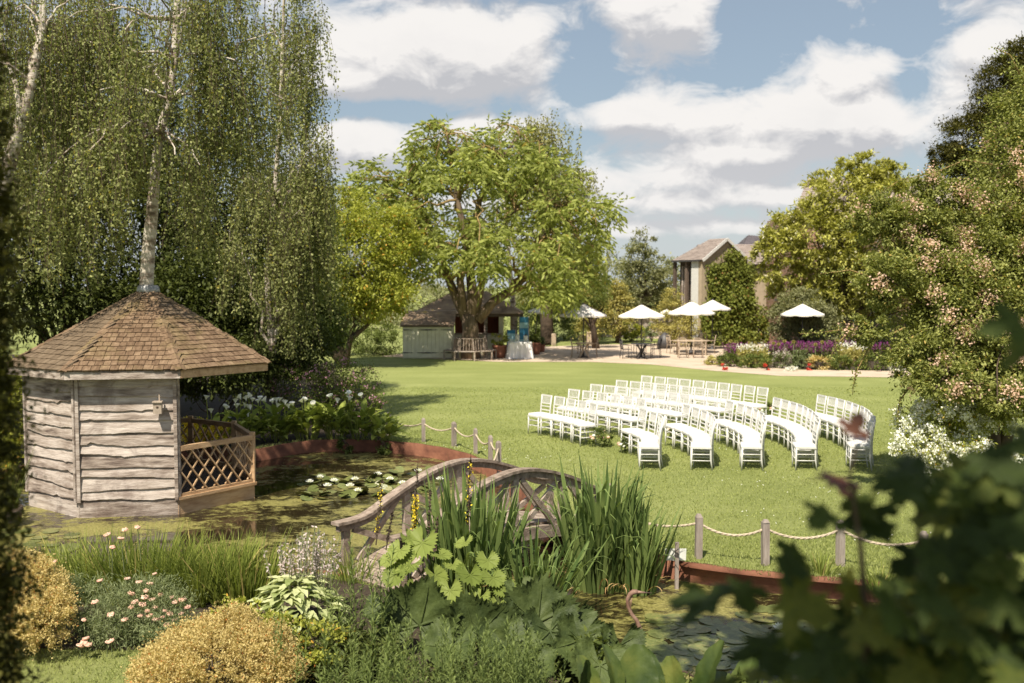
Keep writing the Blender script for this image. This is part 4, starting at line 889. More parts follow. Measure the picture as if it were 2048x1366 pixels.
b.add([(x1, Ds+.03, ev), (x1, Ds+1.78, ev), (x1, Ds+1.78, rz_)], [(0, 1, 2)]); b.add([(x0, Ds+.03, ev), (x0, Ds+1.78, rz_), (x0, Ds+1.78, ev)], [(0, 1, 2)])
b.build('wall', M['shedw'], sh, so_)
for i, (a, c) in enumerate(((x0+.03, (x0+x1)/2-.01), ((x0+x1)/2+.01, x1-.03))):
    b = Mb(); n = 6; w_ = (c-a)/n
    for k in range(n): b.box((a+(k+.5)*w_, Ds-.015, .8), (w_-.012, .03, 1.5))
    d_ = b.build('door', M['shedw'], sh, so_)
    for z in (.28, 1.36):
        b = Mb(); s = 1 if i == 0 else -1; e = (a if i == 0 else c); m_ = (c if i == 0 else a)
        b.tube([(e, Ds-.04, z), (e+s*.5, Ds-.04, z)], [.035, .008], 4); b.tube([(m_, Ds-.04, z), (m_-s*.5, Ds-.04, z)], [.04, .008], 4); b.build('strap_hinge', M['iron'], d_, so_)
b = Mb(); roofrows(b, (x0-.12, Ds-.14, ev-.03), (x1+.12, Ds-.14, ev-.03), (x0-.05, Ds+1.85, rz_+.04), (x1+.1, Ds+1.85, rz_+.04), 12); b.build('roof', M['moss_roof'], sh, so_)
b = Mb(); b.box(((x0+x1)/2, Ds-.13, ev-.05), (x1-x0+.2, .03, .1)); b.build('fascia', M['darkwood'], sh, so_)
# open-fronted summerhouse behind
D2 = 49.2; a0, a1 = kx(822, D2), kx(1047, D2); ez = 2.05; yb = D2+4.2
su = thing('open_summerhouse', 'cream open-sided garden bar hut under a mossy hipped roof behind the big trunk', 'summerhouse', ((a0+a1)/2, D2+2.1, 0)); so2 = su.location
pz_ = 3.15; m0, m1 = a0+2.0, a1-1.9; ym = D2+2.1
b = Mb(); roofrows(b, (a0, D2, ez), (a1, D2, ez), (m0, ym, pz_), (m1, ym, pz_), 16); roofrows(b, (a1, D2, ez), (a1, yb, ez), (m1, ym, pz_), (m1, ym+.01, pz_), 16); roofrows(b, (a0, yb, ez), (a0, D2, ez), (m0, ym+.01, pz_), (m0, ym, pz_), 16); roofrows(b, (a1, yb, ez), (a0, yb, ez), (m1, ym, pz_), (m0, ym, pz_), 10)
b.build('roof', M['moss_roof'], su, so2)
b = Mb(); b.box(((a0+a1)/2, D2+.03, ez-.07), (a1-a0-.05, .05, .15)); b.box((a1-.05, D2+2.1, ez-.07), (.05, 4.1, .15)); b.build('fascia', M['darkwood'], su, so2)
wx0, wx1 = kx(904, D2), kx(1004, D2+.4)
b = Mb(); b.box(((wx0+wx1)/2, D2+.5, .5), (wx1-wx0, .1, 1.0)); b.box(((a0+wx0)/2+.1, D2+.5, 1.0), (wx0-a0-.2, .1, 2.0)); clad(b, wx0, wx1, .02, 1.0, D2+.45, 8); b.box((wx1-.08, D2+.5, 1.5), (.16, .1, 1.05)); b.box((wx1, D2+2.2, 1.0), (.1, 3.4, 2.0)); b.build('wall', M['shedw'], su, so2)
b = Mb(); b.box(((wx0+wx1)/2, D2+1.6, 1.5), (wx1-wx0-.1, .05, 1.0)); 
for k in range(7): b.box((wx0+.3+k*.34, D2+1.45, 1.5), (.06, .1, 1.0))
b.build('inner_panelling', M['redwood'], su, so2)
b = Mb(); b.box(((wx0+wx1)/2, D2+.42, 1.04), (wx1-wx0+.1, .35, .05)); b.build('counter', M['nest'], su, so2)
for px in (971, 1031, 1041):
    b = Mb(); x = kx(px, D2+.1); b.bar((x, D2+.1, 0), (x+.02, D2+.1, ez-.1), .16, .14, (0, 1, 0)); b.build('post', M['oldwood'], su, so2)
for px in (1000, 1044):
    b = Mb(); x = kx(px, D2+3.8); b.bar((x, D2+3.9, 0), (x, D2+3.9, ez-.1), .14, .14, (0, 1, 0)); b.build('post', M['oldwood'], su, so2)
# bench round the trunk
bc = Vector((kx(940, 46.5), 46.6, 0)); bn = thing('tree_bench', 'weathered circular slatted bench built round the broad tree trunk', 'bench', bc)
for k in range(8):
    a = 2*PI*(k+.5)/8+.2; u = Vector((math.cos(a), math.sin(a), 0)); v = Vector((-u.y, u.x, 0))
    b = Mb()
    for j, r_ in enumerate((.86, .99, 1.12)): b.bar(u*r_+Vector((0, 0, .43))-v*r_*.41, u*r_+Vector((0, 0, .43))+v*r_*.41, .11, .03)
    b.build('seat', M['oldwood'] if k % 2 else M['bridge'], bn)
    for q in (-1,):
        lp_ = u*1.14+v*q*1.14*.41; b = Mb(); b.bar(lp_, lp_+Vector((0, 0, .41)), .07, .07, (1, 0, 0)); b.build('leg', M['bridge'], bn)
        lp_ = u*.74+v*q*.74*.41; b = Mb(); b.bar(lp_, lp_+Vector((0, 0, .41)), .07, .07, (1, 0, 0)); b.build('leg', M['bridge'], bn)
    for j in range(5):
        t = (j-2)*.135; b = Mb(); p = u*.76+v*t+Vector((0, 0, .46)); b.bar(p, p-u*.08+Vector((0, 0, .52)), .07, .02, v); b.build('back_slat', M['bridge'], bn)
    b = Mb(); b.bar(u*.68+v*-.30+Vector((0, 0, 1.0)), u*.68+v*.30+Vector((0, 0, 1.0)), .05, .03); b.build('top_rail', M['bridge'], bn)
# drinks table
Dt = 46.9; tx = kx(1040, Dt); tb_ = thing('drinks_table', 'table draped to the ground in a white cloth beside the open hut', 'table', (tx, Dt, 0))
b = Mb(); rows_ = [[], [], []]
per_ = []
for k in range(96):
    a = 2*PI*k/96; c_, s_2 = math.cos(a), math.sin(a); e = 6; sc_ = (abs(c_)**e+abs(s_2)**e)**(-1/e); per_.append((c_*sc_, s_2*sc_))
for z, gx, fold in ((.80, 1.0, 0), (.74, 1.02, .0), (.40, 1.06, .02), (.02, 1.10, .045)):
    pass
rows_ = []
for z, gx, fold in ((.80, .97, 0), (.79, 1.0, 0), (.74, 1.015, .004), (.40, 1.06, .022), (.02, 1.12, .05)):
    rows_.append([(x*.55*gx+x*fold*math.sin(k*1.05), y*.33*gx+y*fold*1.3*math.sin(k*1.05), z) for k, (x, y) in enumerate(per_+per_[:1])])
b.grid(rows_[::-1]); b.add(rows_[0][:-1], [tuple(range(96))]); b.build('tablecloth', M['cloth'], tb_)
for i, (dx, lab) in enumerate(((-.12, 'left glass drinks dispenser standing on the white cloth'), (.27, 'right glass drinks dispenser standing on the white cloth'))):
    g = thing('drinks_dispenser', lab, 'dispenser', (tx+dx, Dt, .80)); b = Mb(); b.lathe([(.09, 0), (.10, .03), (.06, .05), (.10, .08), (.11, .25), (.08, .30)], 14); b.build('jar', M['clearglass'], g)
    b = Mb(); b.lathe([(.085, .30), (.085, .33), (.02, .35), (.02, .38)], 12); b.build('lid', M['iron'] if i else M['clearglass'], g); b = Mb(); b.box((0, -.12, .1), (.02, .05, .02)); b.build('tap', M['iron'], g)
b = Mb(); b.box((0, 0, .02), (.42, .26, .03)); b.box((.02, -.02, .045), (.3, .18, .02))
tr_2 = thing('tray', 'low tray of glasses at the left end of the white table', 'tray', (tx-.33, Dt, .80)); b.build('tray_base', M['clearglass'], tr_2)
for k in range(6):
    b = Mb(); b.lathe([(.025, .05), (.03, .13)], 8, (-.12+.11*(k % 3), -.05+.1*(k//3), 0), caps=False); b.build('tumbler', M['clearglass'], tr_2)
for px, y0, y1, hw, lab, D_ in ((1022.5, 660, 697, 8, 'small pale blue striped canvas panel behind the white table', 48.6), (1048, 634, 690, 9, 'taller blue striped canvas panel behind the white table', 49.0)):
    p = W(px, y1, D_); q = W(px, y0, D_); t = thing('canvas_panel', lab, 'windbreak', (p.x, D_, 0)); h_ = q.z; w_ = hw*2*D_/F
    b = Mb(); nb_ = 6
    for k in range(nb_):
        z0 = .25+(h_-.25)*k/nb_; z1 = .25+(h_-.25)*(k+1)/nb_; b = Mb(); b.box((0, 0, (z0+z1)/2), (w_, .02, z1-z0-.004)); b.build('stripe', M['blue2' if (k+(hw == 8)) % 3 == 1 or hw == 8 and k % 2 == 0 else 'blue1'], t)
    for s in (-1, 1): b = Mb(); b.tube([(s*(w_/2+.015), 0, 0), (s*(w_/2+.015), 0, h_+.03)], .018, 6); b.build('pole', M['teak'], t)
def pot(lab, px, py, r, h, plant, leafn, lm, D_=None, tilt=False):
    p = G(px, py); t = thing('plant_pot', lab, 'pot', p)
    b = Mb(); b.lathe([(r*.72, 0), (r*.86, h*.35), (r*.95, h*.8), (r*1.04, h*.86), (r*1.04, h), (r*.9, h), (r*.88, h*.88)], 20); b.build('bowl', M['terra'], t)
    pl = thing(plant, lab.replace('terracotta pot', 'leafy plant in the terracotta pot').replace('holding', 'near'), 'plant', (p.x, p.y, h*.88))
    lf, _ = cloud([(np.array([p.x, p.y, h+r*.75]), np.array([r*1.0, r, r*.9]))], leafn, .10); lf.build('foliage', M[lm], pl, (p.x, p.y, h*.88), kind='stuff')
    b = Mb(); b.tube([(0, 0, 0), (0, .02, r)], [.03, .015], 5); b.build('stem', M['barkd'], pl)
pot('large terracotta pot left of the white drinks table', 999, 716, .35, .62, 'potted_shrub', 700, 'limeleaf')
pot('dark terracotta pot right of the white drinks table', 1071, 709, .27, .60, 'potted_shrub', 900, 'midleaf')
pot('small terracotta pot right of the table by the hedge', 1083, 704, .2, .4, 'potted_shrub', 500, 'yarrow')
for px, py, h, lab in ((1107, 691, .66, 'pale wooden stump post on the grass behind the white table'), (1178, 690, .75, 'pale wooden stump post just left of the small patio tree')):
    p = G(px, py); t = thing('stump_post', lab, 'post', p); b = Mb(); b.box((0, 0, h/2), (.26, .2, h)); b.box((0, 0, h+.01), (.24, .18, .03), I3, .8); b.build('block', M['teak'], t)
def toy(): pass

# =============== parasols and patio furniture
def parasol(lab, px, D, zt, hw, mt, tilt=0, zc=None):
    t = thing('parasol', lab, 'parasol', (kx(px, D), D, 0)); t['group'] = 'parasols over the patio tables'
    r = hw*D/F; ze_ = zt-.50*r/1.13*1.0; n = 8; b = Mb(); ap_ = (0, 0, zt); rows = []
    for j, (f, z) in enumerate(((.10, zt-.03), (.4, zt-(zt-ze_)*.42), (.75, zt-(zt-ze_)*.76), (1.0, ze_))):
        rows.append([(r*f*math.cos(2*PI*k/24+.2)*(1-.035*f*(k % 3 != 0)), r*f*math.sin(2*PI*k/24+.2)*(1-.035*f*(k % 3 != 0)), z-.035*f*(k % 3 != 0)) for k in range(25)])
    rows.append([(x, y, z-.07) for x, y, z in rows[-1]])
    b.grid(rows, False); b.add([ap_]+rows[0][:-1], [(0, k+1, (k+1) % 24+1) for k in range(24)]); c = b.build('canopy', mt, t)
    b = Mb(); b.tube([(0, 0, .05), (0, 0, zt+.06)], .028, 8); b.build('pole', M['iron'], t)
    for k in range(8): a = 2*PI*k/8+.2; b = Mb(); b.tube([(0, 0, zt-.12), (r*.97*math.cos(a), r*.97*math.sin(a), ze_-.01)], .01, 4); b.build('rib', M['teak'], t)
    b = Mb(); b.lathe([(.26, 0), (.26, .06), (.06, .1), (.05, .3)], 14); b.build('base', M['iron'], t)
    if tilt: t.rotation_euler = (0, tilt, 0)
    return t
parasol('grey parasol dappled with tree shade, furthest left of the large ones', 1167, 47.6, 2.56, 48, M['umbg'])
parasol('cream parasol over the dark iron table', 1283, 46.9, 2.54, 48, M['umb'])
parasol('bright cream parasol over the round teak table', 1383, 50.5, 2.62, 49, M['umb'])
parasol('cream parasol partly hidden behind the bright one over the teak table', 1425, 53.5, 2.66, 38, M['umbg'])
parasol('white parasol half buried in the rounded shrub', 1605, 46, 2.6, 44, M['umb'])
parasol('small pale tilted parasol beside the hut corner', 1066, 50.5, 2.36, 21, M['umb'], .12)
parasol('distant white parasol glimpsed left of the barn wall', 1334, 64, 1.6+.3, 14, M['umb'])
def cfurn(kind, mt, lab, px, py, rz, arms=True):
    p = G(px, py); t = thing(kind, lab, 'chair', p, rz); 
    b = Mb(); 
    for k in range(5): b.box((0, -.18+k*.09, .44), (.44, .06, .02))
    b.build('seat', mt, t)
    for sx in (-1, 1):
        b = Mb(); b.tube([(sx*.22, -.2, 0), (sx*.21, -.19, .44)], .016, 6); b.build('leg', mt, t)
        b = Mb(); b.tube([(sx*.21, .24, 0), (sx*.20, .2, .44), (sx*.20, .27, .9)], .016, 6); b.build('leg', mt, t)
        if arms: b = Mb(); b.tube([(sx*.22, -.19, .44), (sx*.25, -.18, .64), (sx*.24, .1, .66), (sx*.21, .23, .66)], .015, 6); b.build('armrest', mt, t)
    b = Mb(); b.tube([(-.20, .27, .88), (-.1, .285, .93), (.1, .285, .93), (.20, .27, .88)], .018, 6)
    b.build('back_rail', mt, t)
    b = Mb()
    for k in range(6): x = -.15+k*.06; b.tube([(x, .205, .46), (x, .275, .9)], .008, 4)
    for z in (.55, .7): b.tube([(-.2, .215+.06*(z-.46)*2, z), (.2, .215+.06*(z-.46)*2, z)], .008, 4)
    b.build('back_lattice', mt, t); return t
def ctable(lab, px, py, rx, ry, mt, ped=True, h=.73):
    p = G(px, py); t = thing('patio_table', lab, 'table', p)
    b = Mb(); n = 28; b.prism([(rx*math.cos(2*PI*k/n), ry*math.sin(2*PI*k/n)) for k in range(n)], h-.03, h); b.build('tabletop', mt, t)
    if ped:
        for k in range(4):
            a = PI/4+k*PI/2; b = Mb(); u = Vector((math.cos(a), math.sin(a), 0)); b.tube([u*.30+Vector((0, 0, h-.05)), u*.10+Vector((0, 0, .45)), u*.09+Vector((0, 0, .32)), u*.34], [.03, .035, .035, .03], 6); b.build('leg', mt, t)
    else:
        for sx in (-1, 1):
            for sy in (-1, 1): b = Mb(); b.bar((sx*rx*.68, sy*ry*.62, 0), (sx*rx*.68, sy*ry*.62, h-.03), .06, .06, (1, 0, 0)); b.build('leg', mt, t)
    return t
ctable('dark cast iron round table under a cream parasol', 1283, 718, .5, .5, M['iron'])
cfurn('patio_chair', M['iron'], 'dark iron chair left of the iron table, turned sideways', 1252, 717, PI/2+.2)
cfurn('patio_chair', M['iron'], 'dark iron chair right of the iron table', 1311, 716, -PI/2-.3)
cfurn('patio_chair', M['iron'], 'dark iron chair behind the iron table', 1278, 709, PI+.2)
cfurn('patio_chair', M['iron'], 'second dark iron chair behind the iron table, at its right', 1297, 709, PI-.5)
ctable('small wire table under the dappled grey parasol', 1168, 716, .4, .4, M['teak'])
for px, py, rz, lab in ((1153, 715, PI/2, 'brown wire chair left of the small wire table'), (1184, 714, -PI/2, 'brown wire chair right of the small wire table'), (1164, 708, PI, 'brown wire chair behind the small wire table')): cfurn('patio_chair', M['teak'], lab, px, py, rz)
ctable('oval teak table under the bright cream parasol', 1382, 710, .95, .55, M['teak'], False)
for px, py, rz, lab in ((1345, 707, PI/2+.3, 'teak armchair at the left end of the oval teak table'), (1420, 707, -PI/2-.2, 'teak armchair at the right end of the oval teak table'), (1366, 716, 0, 'teak chair at the near side of the oval table, left one'), (1396, 716, -.1, 'teak chair at the near side of the oval table, right one'), (1364, 702, PI, 'teak chair behind the oval table, left one'), (1404, 702, PI, 'teak chair behind the oval table, right one')):
    cfurn('teak_chair', M['teak'], lab, px, py, rz)
for px, py, rz, lab in ((1392, 694, .4, 'dark wicker chair behind the oval teak table near a parasol pole'), (1437, 697, -.5, 'dark wicker chair right of the teak furniture by the ivy')): cfurn('wicker_chair', M['iron'], lab, px, py, rz+PI)
p = G(1329, 697); t = thing('covered_heap', 'dark rounded covered heap left of the teak armchair', 'cover', p); b = Mb(); b.lathe([(.42, 0), (.40, .35), (.3, .65), (.12, .85), (.01, .9)], 14); b.build('cover', M['iron'], t)

# =============== ivy barn
K_ = Vector((10.85, 57, 0)); gd = Vector((.86, .51, 0)); sdv = Vector((-.51, .86, 0))
bn_ = thing('barn', 'barn with an ivy covered gable, slate roof and a dark timbered side wall', 'barn', K_+gd*1.7+sdv*1.2)
of = bn_.location; Wd = 3.5; Ls = 2.5; ez = 4.95; rzz = 6.15
g0, g1 = K_, K_+gd*Wd; gm = K_+gd*Wd/2; up = Vector((0, 0, 1))
b = Mb(); b.add([g0, g1, g1+up*ez, gm+up*(rzz-.05), g0+up*ez], [(0, 1, 2, 3, 4)]); q = g1+sdv*Ls; b.add([g1, q, q+up*ez, g1+up*ez], [(0, 1, 2, 3)]); b.build('gable_wall', M['beige'], bn_, of)
h0 = g0+sdv*Ls; inn = gd*.5
b = Mb(); b.add([g0+inn, h0+inn, h0+inn+up*ez, g0+inn+up*ez], [(0, 1, 2, 3)]); b.build('recessed_wall', M['darkwood'], bn_, of)
for s, w_, mt in ((.02, .28, 'beige'), (.30, .62, 'white'), (2.35, .2, 'darkwood'), (1.3, .18, 'darkwood')):
    b = Mb(); a = g0+sdv*s; c = g0+sdv*(s+w_); b.bar((a+c)/2+gd*.07, (a+c)/2+gd*.07+up*(ez-.02), w_, .14, gd); b.build('column', M[mt], bn_, of)
for s in (1.0, 1.62, 1.9, 2.15):
    b = Mb(); a = g0+sdv*s+gd*.40; b.bar(a, a+up*(ez-.4), .13, .05, gd); b.build('timber', M['oldwood'], bn_, of)
b = Mb(); roofrows(b, g0-gd*.12-sdv*.15+up*(ez-.06), h0-gd*.12+up*(ez-.06), gm-sdv*.15+up*rzz, gm+sdv*(Ls-1.2)+up*rzz, 14); roofrows(b, g1+gd*.12-sdv*.15+up*(ez-.06), g1+sdv*Ls+gd*.12+up*(ez-.06), gm-sdv*.15+up*rzz, gm+sdv*(Ls-1.2)+up*rzz, 14); b.add([h0-gd*.12+up*(ez-.06), g1+sdv*Ls+gd*.12+up*(ez-.06), gm+sdv*(Ls-1.2)+up*(rzz+.01)], [(0, 1, 2), (2, 1, 0)][:1]); b.build('roof', M['slate'], bn_, of)
for e_, m_ in ((g0, -1), (g1, 1)):
    b = Mb(); b.bar(e_+gd*m_*.1-sdv*.17+up*(ez-.12), gm-sdv*.17+up*(rzz-.04), .16, .04, sdv); b.build('bargeboard', M['white'], bn_, of)
b = Mb(); b.bar(g0-gd*.14+up*(ez-.1), h0-gd*.14+up*(ez-.1), .12, .1, up); b.build('gutter', M['iron'], bn_, of)
# ivy
iv = thing('ivy', 'thick green ivy covering the barn gable down to the patio', 'ivy', K_+gd*1.7-sdv*.4); lf = Lf()
cs = []
for _ in range(1200):
    u_ = R.uniform(.05, 3.7); zt_ = 5.55-abs(u_-2.1)*.62; z_ = R.random()**.85*zt_
    if u_ < .45 and z_ > 2.6: continue
    if z_ > 4.6 and R.random() < .6: continue
    cs.append(K_+gd*u_-sdv*(.12+R.random()*.30*(1.3-z_/6))+up*z_)
for _ in range(420): u_ = R.uniform(-.3, 5.2); cs.append(K_+gd*u_-sdv*R.uniform(.3, 1.1)+up*R.uniform(.1, 3.4-abs(u_-2)*.6))
cs = np.array([tuple(c) for c in cs]); k = rng.integers(0, len(cs), 26000); P = cs[k]+rng.normal(size=(26000, 3))*.13
A = rng.normal(size=(26000, 3))*.6+np.array(-sdv)*.5-np.array([0, 0, .7]); lf.add(P, A, .15*(.7+.6*rng.random(26000)), .12); lf.build('leaves', M['ivy'], iv, iv.location, kind='stuff')
b = Mb()
for k in range(5): x = K_+gd*(.5+k*.6)-sdv*.05; b.tube([tuple(x), tuple(x+gd*.15+up*1.8), tuple(x-gd*.1+up*4)], [.05, .035, .015], 6)
b.build('stems', M['barkd'], iv, iv.location)
# further roofs
rg = thing('long_barn', 'long slate roofed range running behind the ivy gable', 'barn', (15.5, 62, 0))
b = Mb(); e0, e1 = Vector((11.5, 61.5, 4.7)), Vector((24, 60.5, 4.7)); r0_, r1_ = e0+Vector((.5, 3, 1.35)), e1+Vector((0, 3, 1.35)); roofrows(b, e0, e1, r0_, r1_, 14); roofrows(b, e1+Vector((0, 6, 0)), e0+Vector((0, 6, 0)), r1_, r0_, 8); b.build('roof', M['slate'], rg, rg.location)
b = Mb(); b.box((17.7, 64, 2.35), (12.2, 5, 4.7)); b.build('wall', M['beige'], rg, rg.location)
for k in range(4):
    b = Mb(); b.box((13.5+k*2.8, 61.45, 2.6), (.9, .08, 1.2)); wn = b.build('window', M['white'], rg, rg.location); b = Mb(); b.box((13.5+k*2.8, 61.40, 2.6), (.75, .04, 1.05)); b.build('pane', M['glass'], wn, rg.location)
r2 = thing('distant_hipped_roof', 'small dark hipped roof peeping over the slate range', 'building', (20.3, 82, 0))
b = Mb(); c = Vector((20.3, 82, 0)); zz0, zz1 = 6.3, 7.5; hx, hy = 1.9, 2.2
P_ = [c+Vector((-hx, -hy, zz0)), c+Vector((hx, -hy, zz0)), c+Vector((hx, hy, zz0)), c+Vector((-hx, hy, zz0))]; Q_ = [c+Vector((-.9, 0, zz1)), c+Vector((.6, 0, zz1-.15))]
roofrows(b, P_[0], P_[1], Q_[0], Q_[1], 8); roofrows(b, P_[1], P_[2], Q_[1], Q_[1]+Vector((0, .01, 0)), 8); roofrows(b, P_[3], P_[0], Q_[0]+Vector((0, .01, 0)), Q_[0], 8); roofrows(b, P_[2], P_[3], Q_[1], Q_[0], 8); b.build('roof', M['slated'], r2, r2.location)
b = Mb(); b.box(c+Vector((0, 0, 3.15)), (3.6, 4.2, 6.3)); b.build('wall', M['stone'], r2, r2.location)
# brick house behind the magnolia and rose
hs = thing('brick_house', 'red brick house with a teal posted veranda behind the magnolia and rose', 'house', (21, 54.5, 0)); of = hs.location
b = Mb(); b.box((21.3, 56, 3.6), (12.5, 6, 7.2)); b.build('wall', M['brick'], hs, of)
b = Mb(); roofrows(b, (14.8, 52.7, 7.1), (27.8, 52.7, 7.1), (16.5, 56, 9.4), (27.8, 56, 9.4), 16); b.build('roof', M['slate'], hs, of)
for x in (17.0, 19.6, 22.4, 25.2):
    for z, hh in ((5.2, 1.3), (1.35, 2.1)):
        b = Mb(); b.box((x, 52.95, z), (1.1, .1, hh)); wn = b.build('window', M['white'], hs, of)
        for s in (-1, 1): b = Mb(); b.box((x+s*.26, 52.88, z), (.46, .05, hh-.16)); b.build('pane', M['glass'], wn, of)
b = Mb(); b.box((19.2, 51.6, 2.75), (10.5, 2.8, .12), Matrix.Rotation(-.06, 3, 'X')); vr = b.build('veranda_roof', M['slated'], hs, of)
for x in (14.6, 17.3, 20.0, 22.7, 24.2): b = Mb(); b.bar((x, 50.35, 0), (x, 50.35, 2.72), .1, .1, (0, 1, 0)); b.build('post', M['teal'], vr, of)
row('vine', 'bright green vine trailing along the veranda behind the magnolia', 'vine', [(1700, 595, 50, 14, .5), (1770, 600, 60, 18, .5), (1740, 620, 30, 18, .4), (1850, 600, 60, 20, .5)], 50, 'limeleaf', 6500, .15)
# stone wall beyond the patio
sw = thing('stone_wall', 'old grey stone wall beyond the patio lawn', 'wall', (10, 66, 0)); b = Mb()
zz0 = 0; xx = 5.1
while xx < 15:
    z = 0; 
    for r_ in range(6):
        h_ = .24; x = xx+R.uniform(-.1, .1)
        b.box((x+.25, 66+R.uniform(-.02, .02), r_*h_+h_/2), (.5, .4, h_-.02))
    xx += .52
b.build('stones', M['stone'], sw, sw.location, kind='stuff')
b = Mb(); b.box((10, 66.02, .7), (9.9, .3, 1.38)); b.build('core', M['stone'], sw, sw.location)

# =============== flower bed by the path
def spikes(name, lab, cat, px0, px1, py, Dd, h, n, stem, flower, fh, leaf='midleaf', w_=.03, group='plants of the border by the path', fs=.05):
    x0, x1 = kx(px0, Dd), kx(px1, Dd); t = thing(name, lab, cat, ((x0+x1)/2, Dd, 0), 0, group); L1, L2 = Lf(), Lf()
    P = np.stack([rng.uniform(x0, x1, n), Dd+rng.uniform(-.5, .5, n), np.zeros(n)], 1); A = rng.normal(size=(n, 3))*.16; A[:, 2] = 1
    hh = h*(.75+.4*rng.random(n)); L1.add(P, A, hh, w_*.5, fold=0)
    m = n*5; k = rng.integers(0, n, m); Q = P[k]+unit(A)[k]*(hh[k]*rng.random(m)*.8)[:, None]; L1.add(Q, rng.normal(size=(m, 3))+np.array([0, 0, .8]), h*.28, w_)
    m = n*6; k = rng.integers(0, n, m); Q = P[k]+unit(A)[k]*(hh[k]*(1-fh+fh*rng.random(m)))[:, None]+rng.normal(size=(m, 3))*.015; L2.add(Q, rng.normal(size=(m, 3))*.7+np.array([0, 0, .6]), fs, fs*.7)
    off = t.location; L1.build('stems', M[stem], t, off, kind='stuff'); L2.build('flowers', M[flower], t, off, kind='stuff')
def mound(name, lab, cat, px, py, Dd, rx, h, leaf, n, size, fl=None, group='plants of the border by the path', **k):
    kk = Dd/F; c = np.array([kx(px, Dd), Dd, h*.45]); return bush(name, lab, cat, [(c, np.array([rx*kk, rx*kk*.8, h*.5]))], leaf, n, size, group, extra=fl, **k)
spikes('purple_salvia', 'broad drift of deep purple salvia spikes at the back of the border', 'flowers', 1535, 1700, 700, 45.2, .85, 900, 'midleaf', 'salvia', .45, fs=.07)
spikes('purple_salvia', 'smaller clump of purple salvia at the left end of the border', 'flowers', 1455, 1490, 700, 45, .8, 150, 'midleaf', 'salvia', .4, fs=.07)
spikes('purple_salvia', 'faded purple salvia drift near the rose at the right of the border', 'flowers', 1705, 1790, 700, 45.4, .8, 300, 'midleaf', 'salvia', .35, fs=.07)
spikes('strappy_plant', 'golden strap-leaved plant near the left end of the border', 'plant', 1478, 1528, 720, 43.5, .85, 130, 'conif', 'lily', .15, w_=.09)
spikes('strappy_plant', 'golden strap-leaved plant toward the right of the border', 'plant', 1685, 1730, 720, 43, .9, 130, 'conif', 'lily', .05, w_=.09)
mound('border_mound', 'low pale yellow mound at the far left tip of the border', 'plant', 1428, 728, 43.3, 20, .4, 'conif', 900, .09)
mound('border_mound', 'dark green mound left of the border with blue flowers', 'plant', 1460, 730, 42.5, 22, .6, 'midleaf', 1300, .10, [('flowers', 'salvia', 40, .05)])
mound('border_mound', 'green leafy mound in the middle left of the border', 'plant', 1510, 735, 41.8, 30, .62, 'midleaf', 1800, .10, [('flowers', 'conif', 50, .06)])
mound('border_mound', 'pinkish white flowering mound in the border', 'plant', 1568, 728, 41.6, 20, .75, 'yarrow', 1300, .07, [('flowers', 'palepink', 220, .05)])
mound('border_mound', 'grey green upright mound in the centre of the border', 'plant', 1607, 726, 41.4, 18, .85, 'yarrow', 1500, .09)
mound('border_mound', 'cream yellow cushion at the path edge', 'plant', 1582, 741, 40.4, 17, .28, 'lily', 900, .05)
mound('border_mound', 'bronze green mound beside the red flowers', 'plant', 1640, 732, 41, 22, .6, 'orange', 1500, .08)
mound('border_mound', 'wide green mound to the right of the bronze one', 'plant', 1680, 735, 40.8, 26, .65, 'midleaf', 1700, .09, [('flowers', 'conif', 60, .05)])
mound('border_mound', 'green mound with blue flowers near the rose', 'plant', 1745, 735, 40.6, 34, .7, 'midleaf', 2000, .09, [('flowers', 'salvia', 60, .05)])
mound('border_mound', 'pale cushion at the right end of the border', 'plant', 1795, 738, 40.4, 18, .4, 'lily', 700, .06)
for px, lab in ((1622, 'small bright red flower clump at the path edge'), (1449, 'small red flower clump at the left of the border'), (1535, 'tiny red flower clump in the middle of the border')):
    mound('red_flowers', lab, 'flowers', px, 741, 40.6, 7 if px == 1622 else 5, .28, 'redf', 260, .07)
for i, px in enumerate((1462, 1500, 1548, 1558, 1570, 1632, 1645, 1512, 1588, 1675)):
    D_ = 43.5; al = thing('allium_head', ['leftmost pale allium head, over the left salvia clump', 'pale allium head among the left strap leaves', 'pale allium head just left of the broad salvia drift', 'second of three close allium heads by the salvia drift', 'third of three close allium heads by the salvia drift', 'pale allium head above the grey green mound', 'pale allium head above the bronze mound', 'pale allium head right of the strap leaves', 'pale allium head in the middle of the salvia drift', 'rightmost pale allium head in the border'][i], 'flower', (kx(px, D_), D_, 0), 0, 'pale allium heads above the border'); h = .85+.2*R.random()
    b = Mb(); b.tube([(0, 0, 0), (0, 0, h)], .012, 4); b.build('stem', M['yarrow'], al)
    L1 = Lf(); d = unit(rng.normal(size=(120, 3))); L1.add(d*.01+np.array([0, 0, h]), d, .09, .03); L1.build('flower_head', M['conif'], al, kind='stuff')
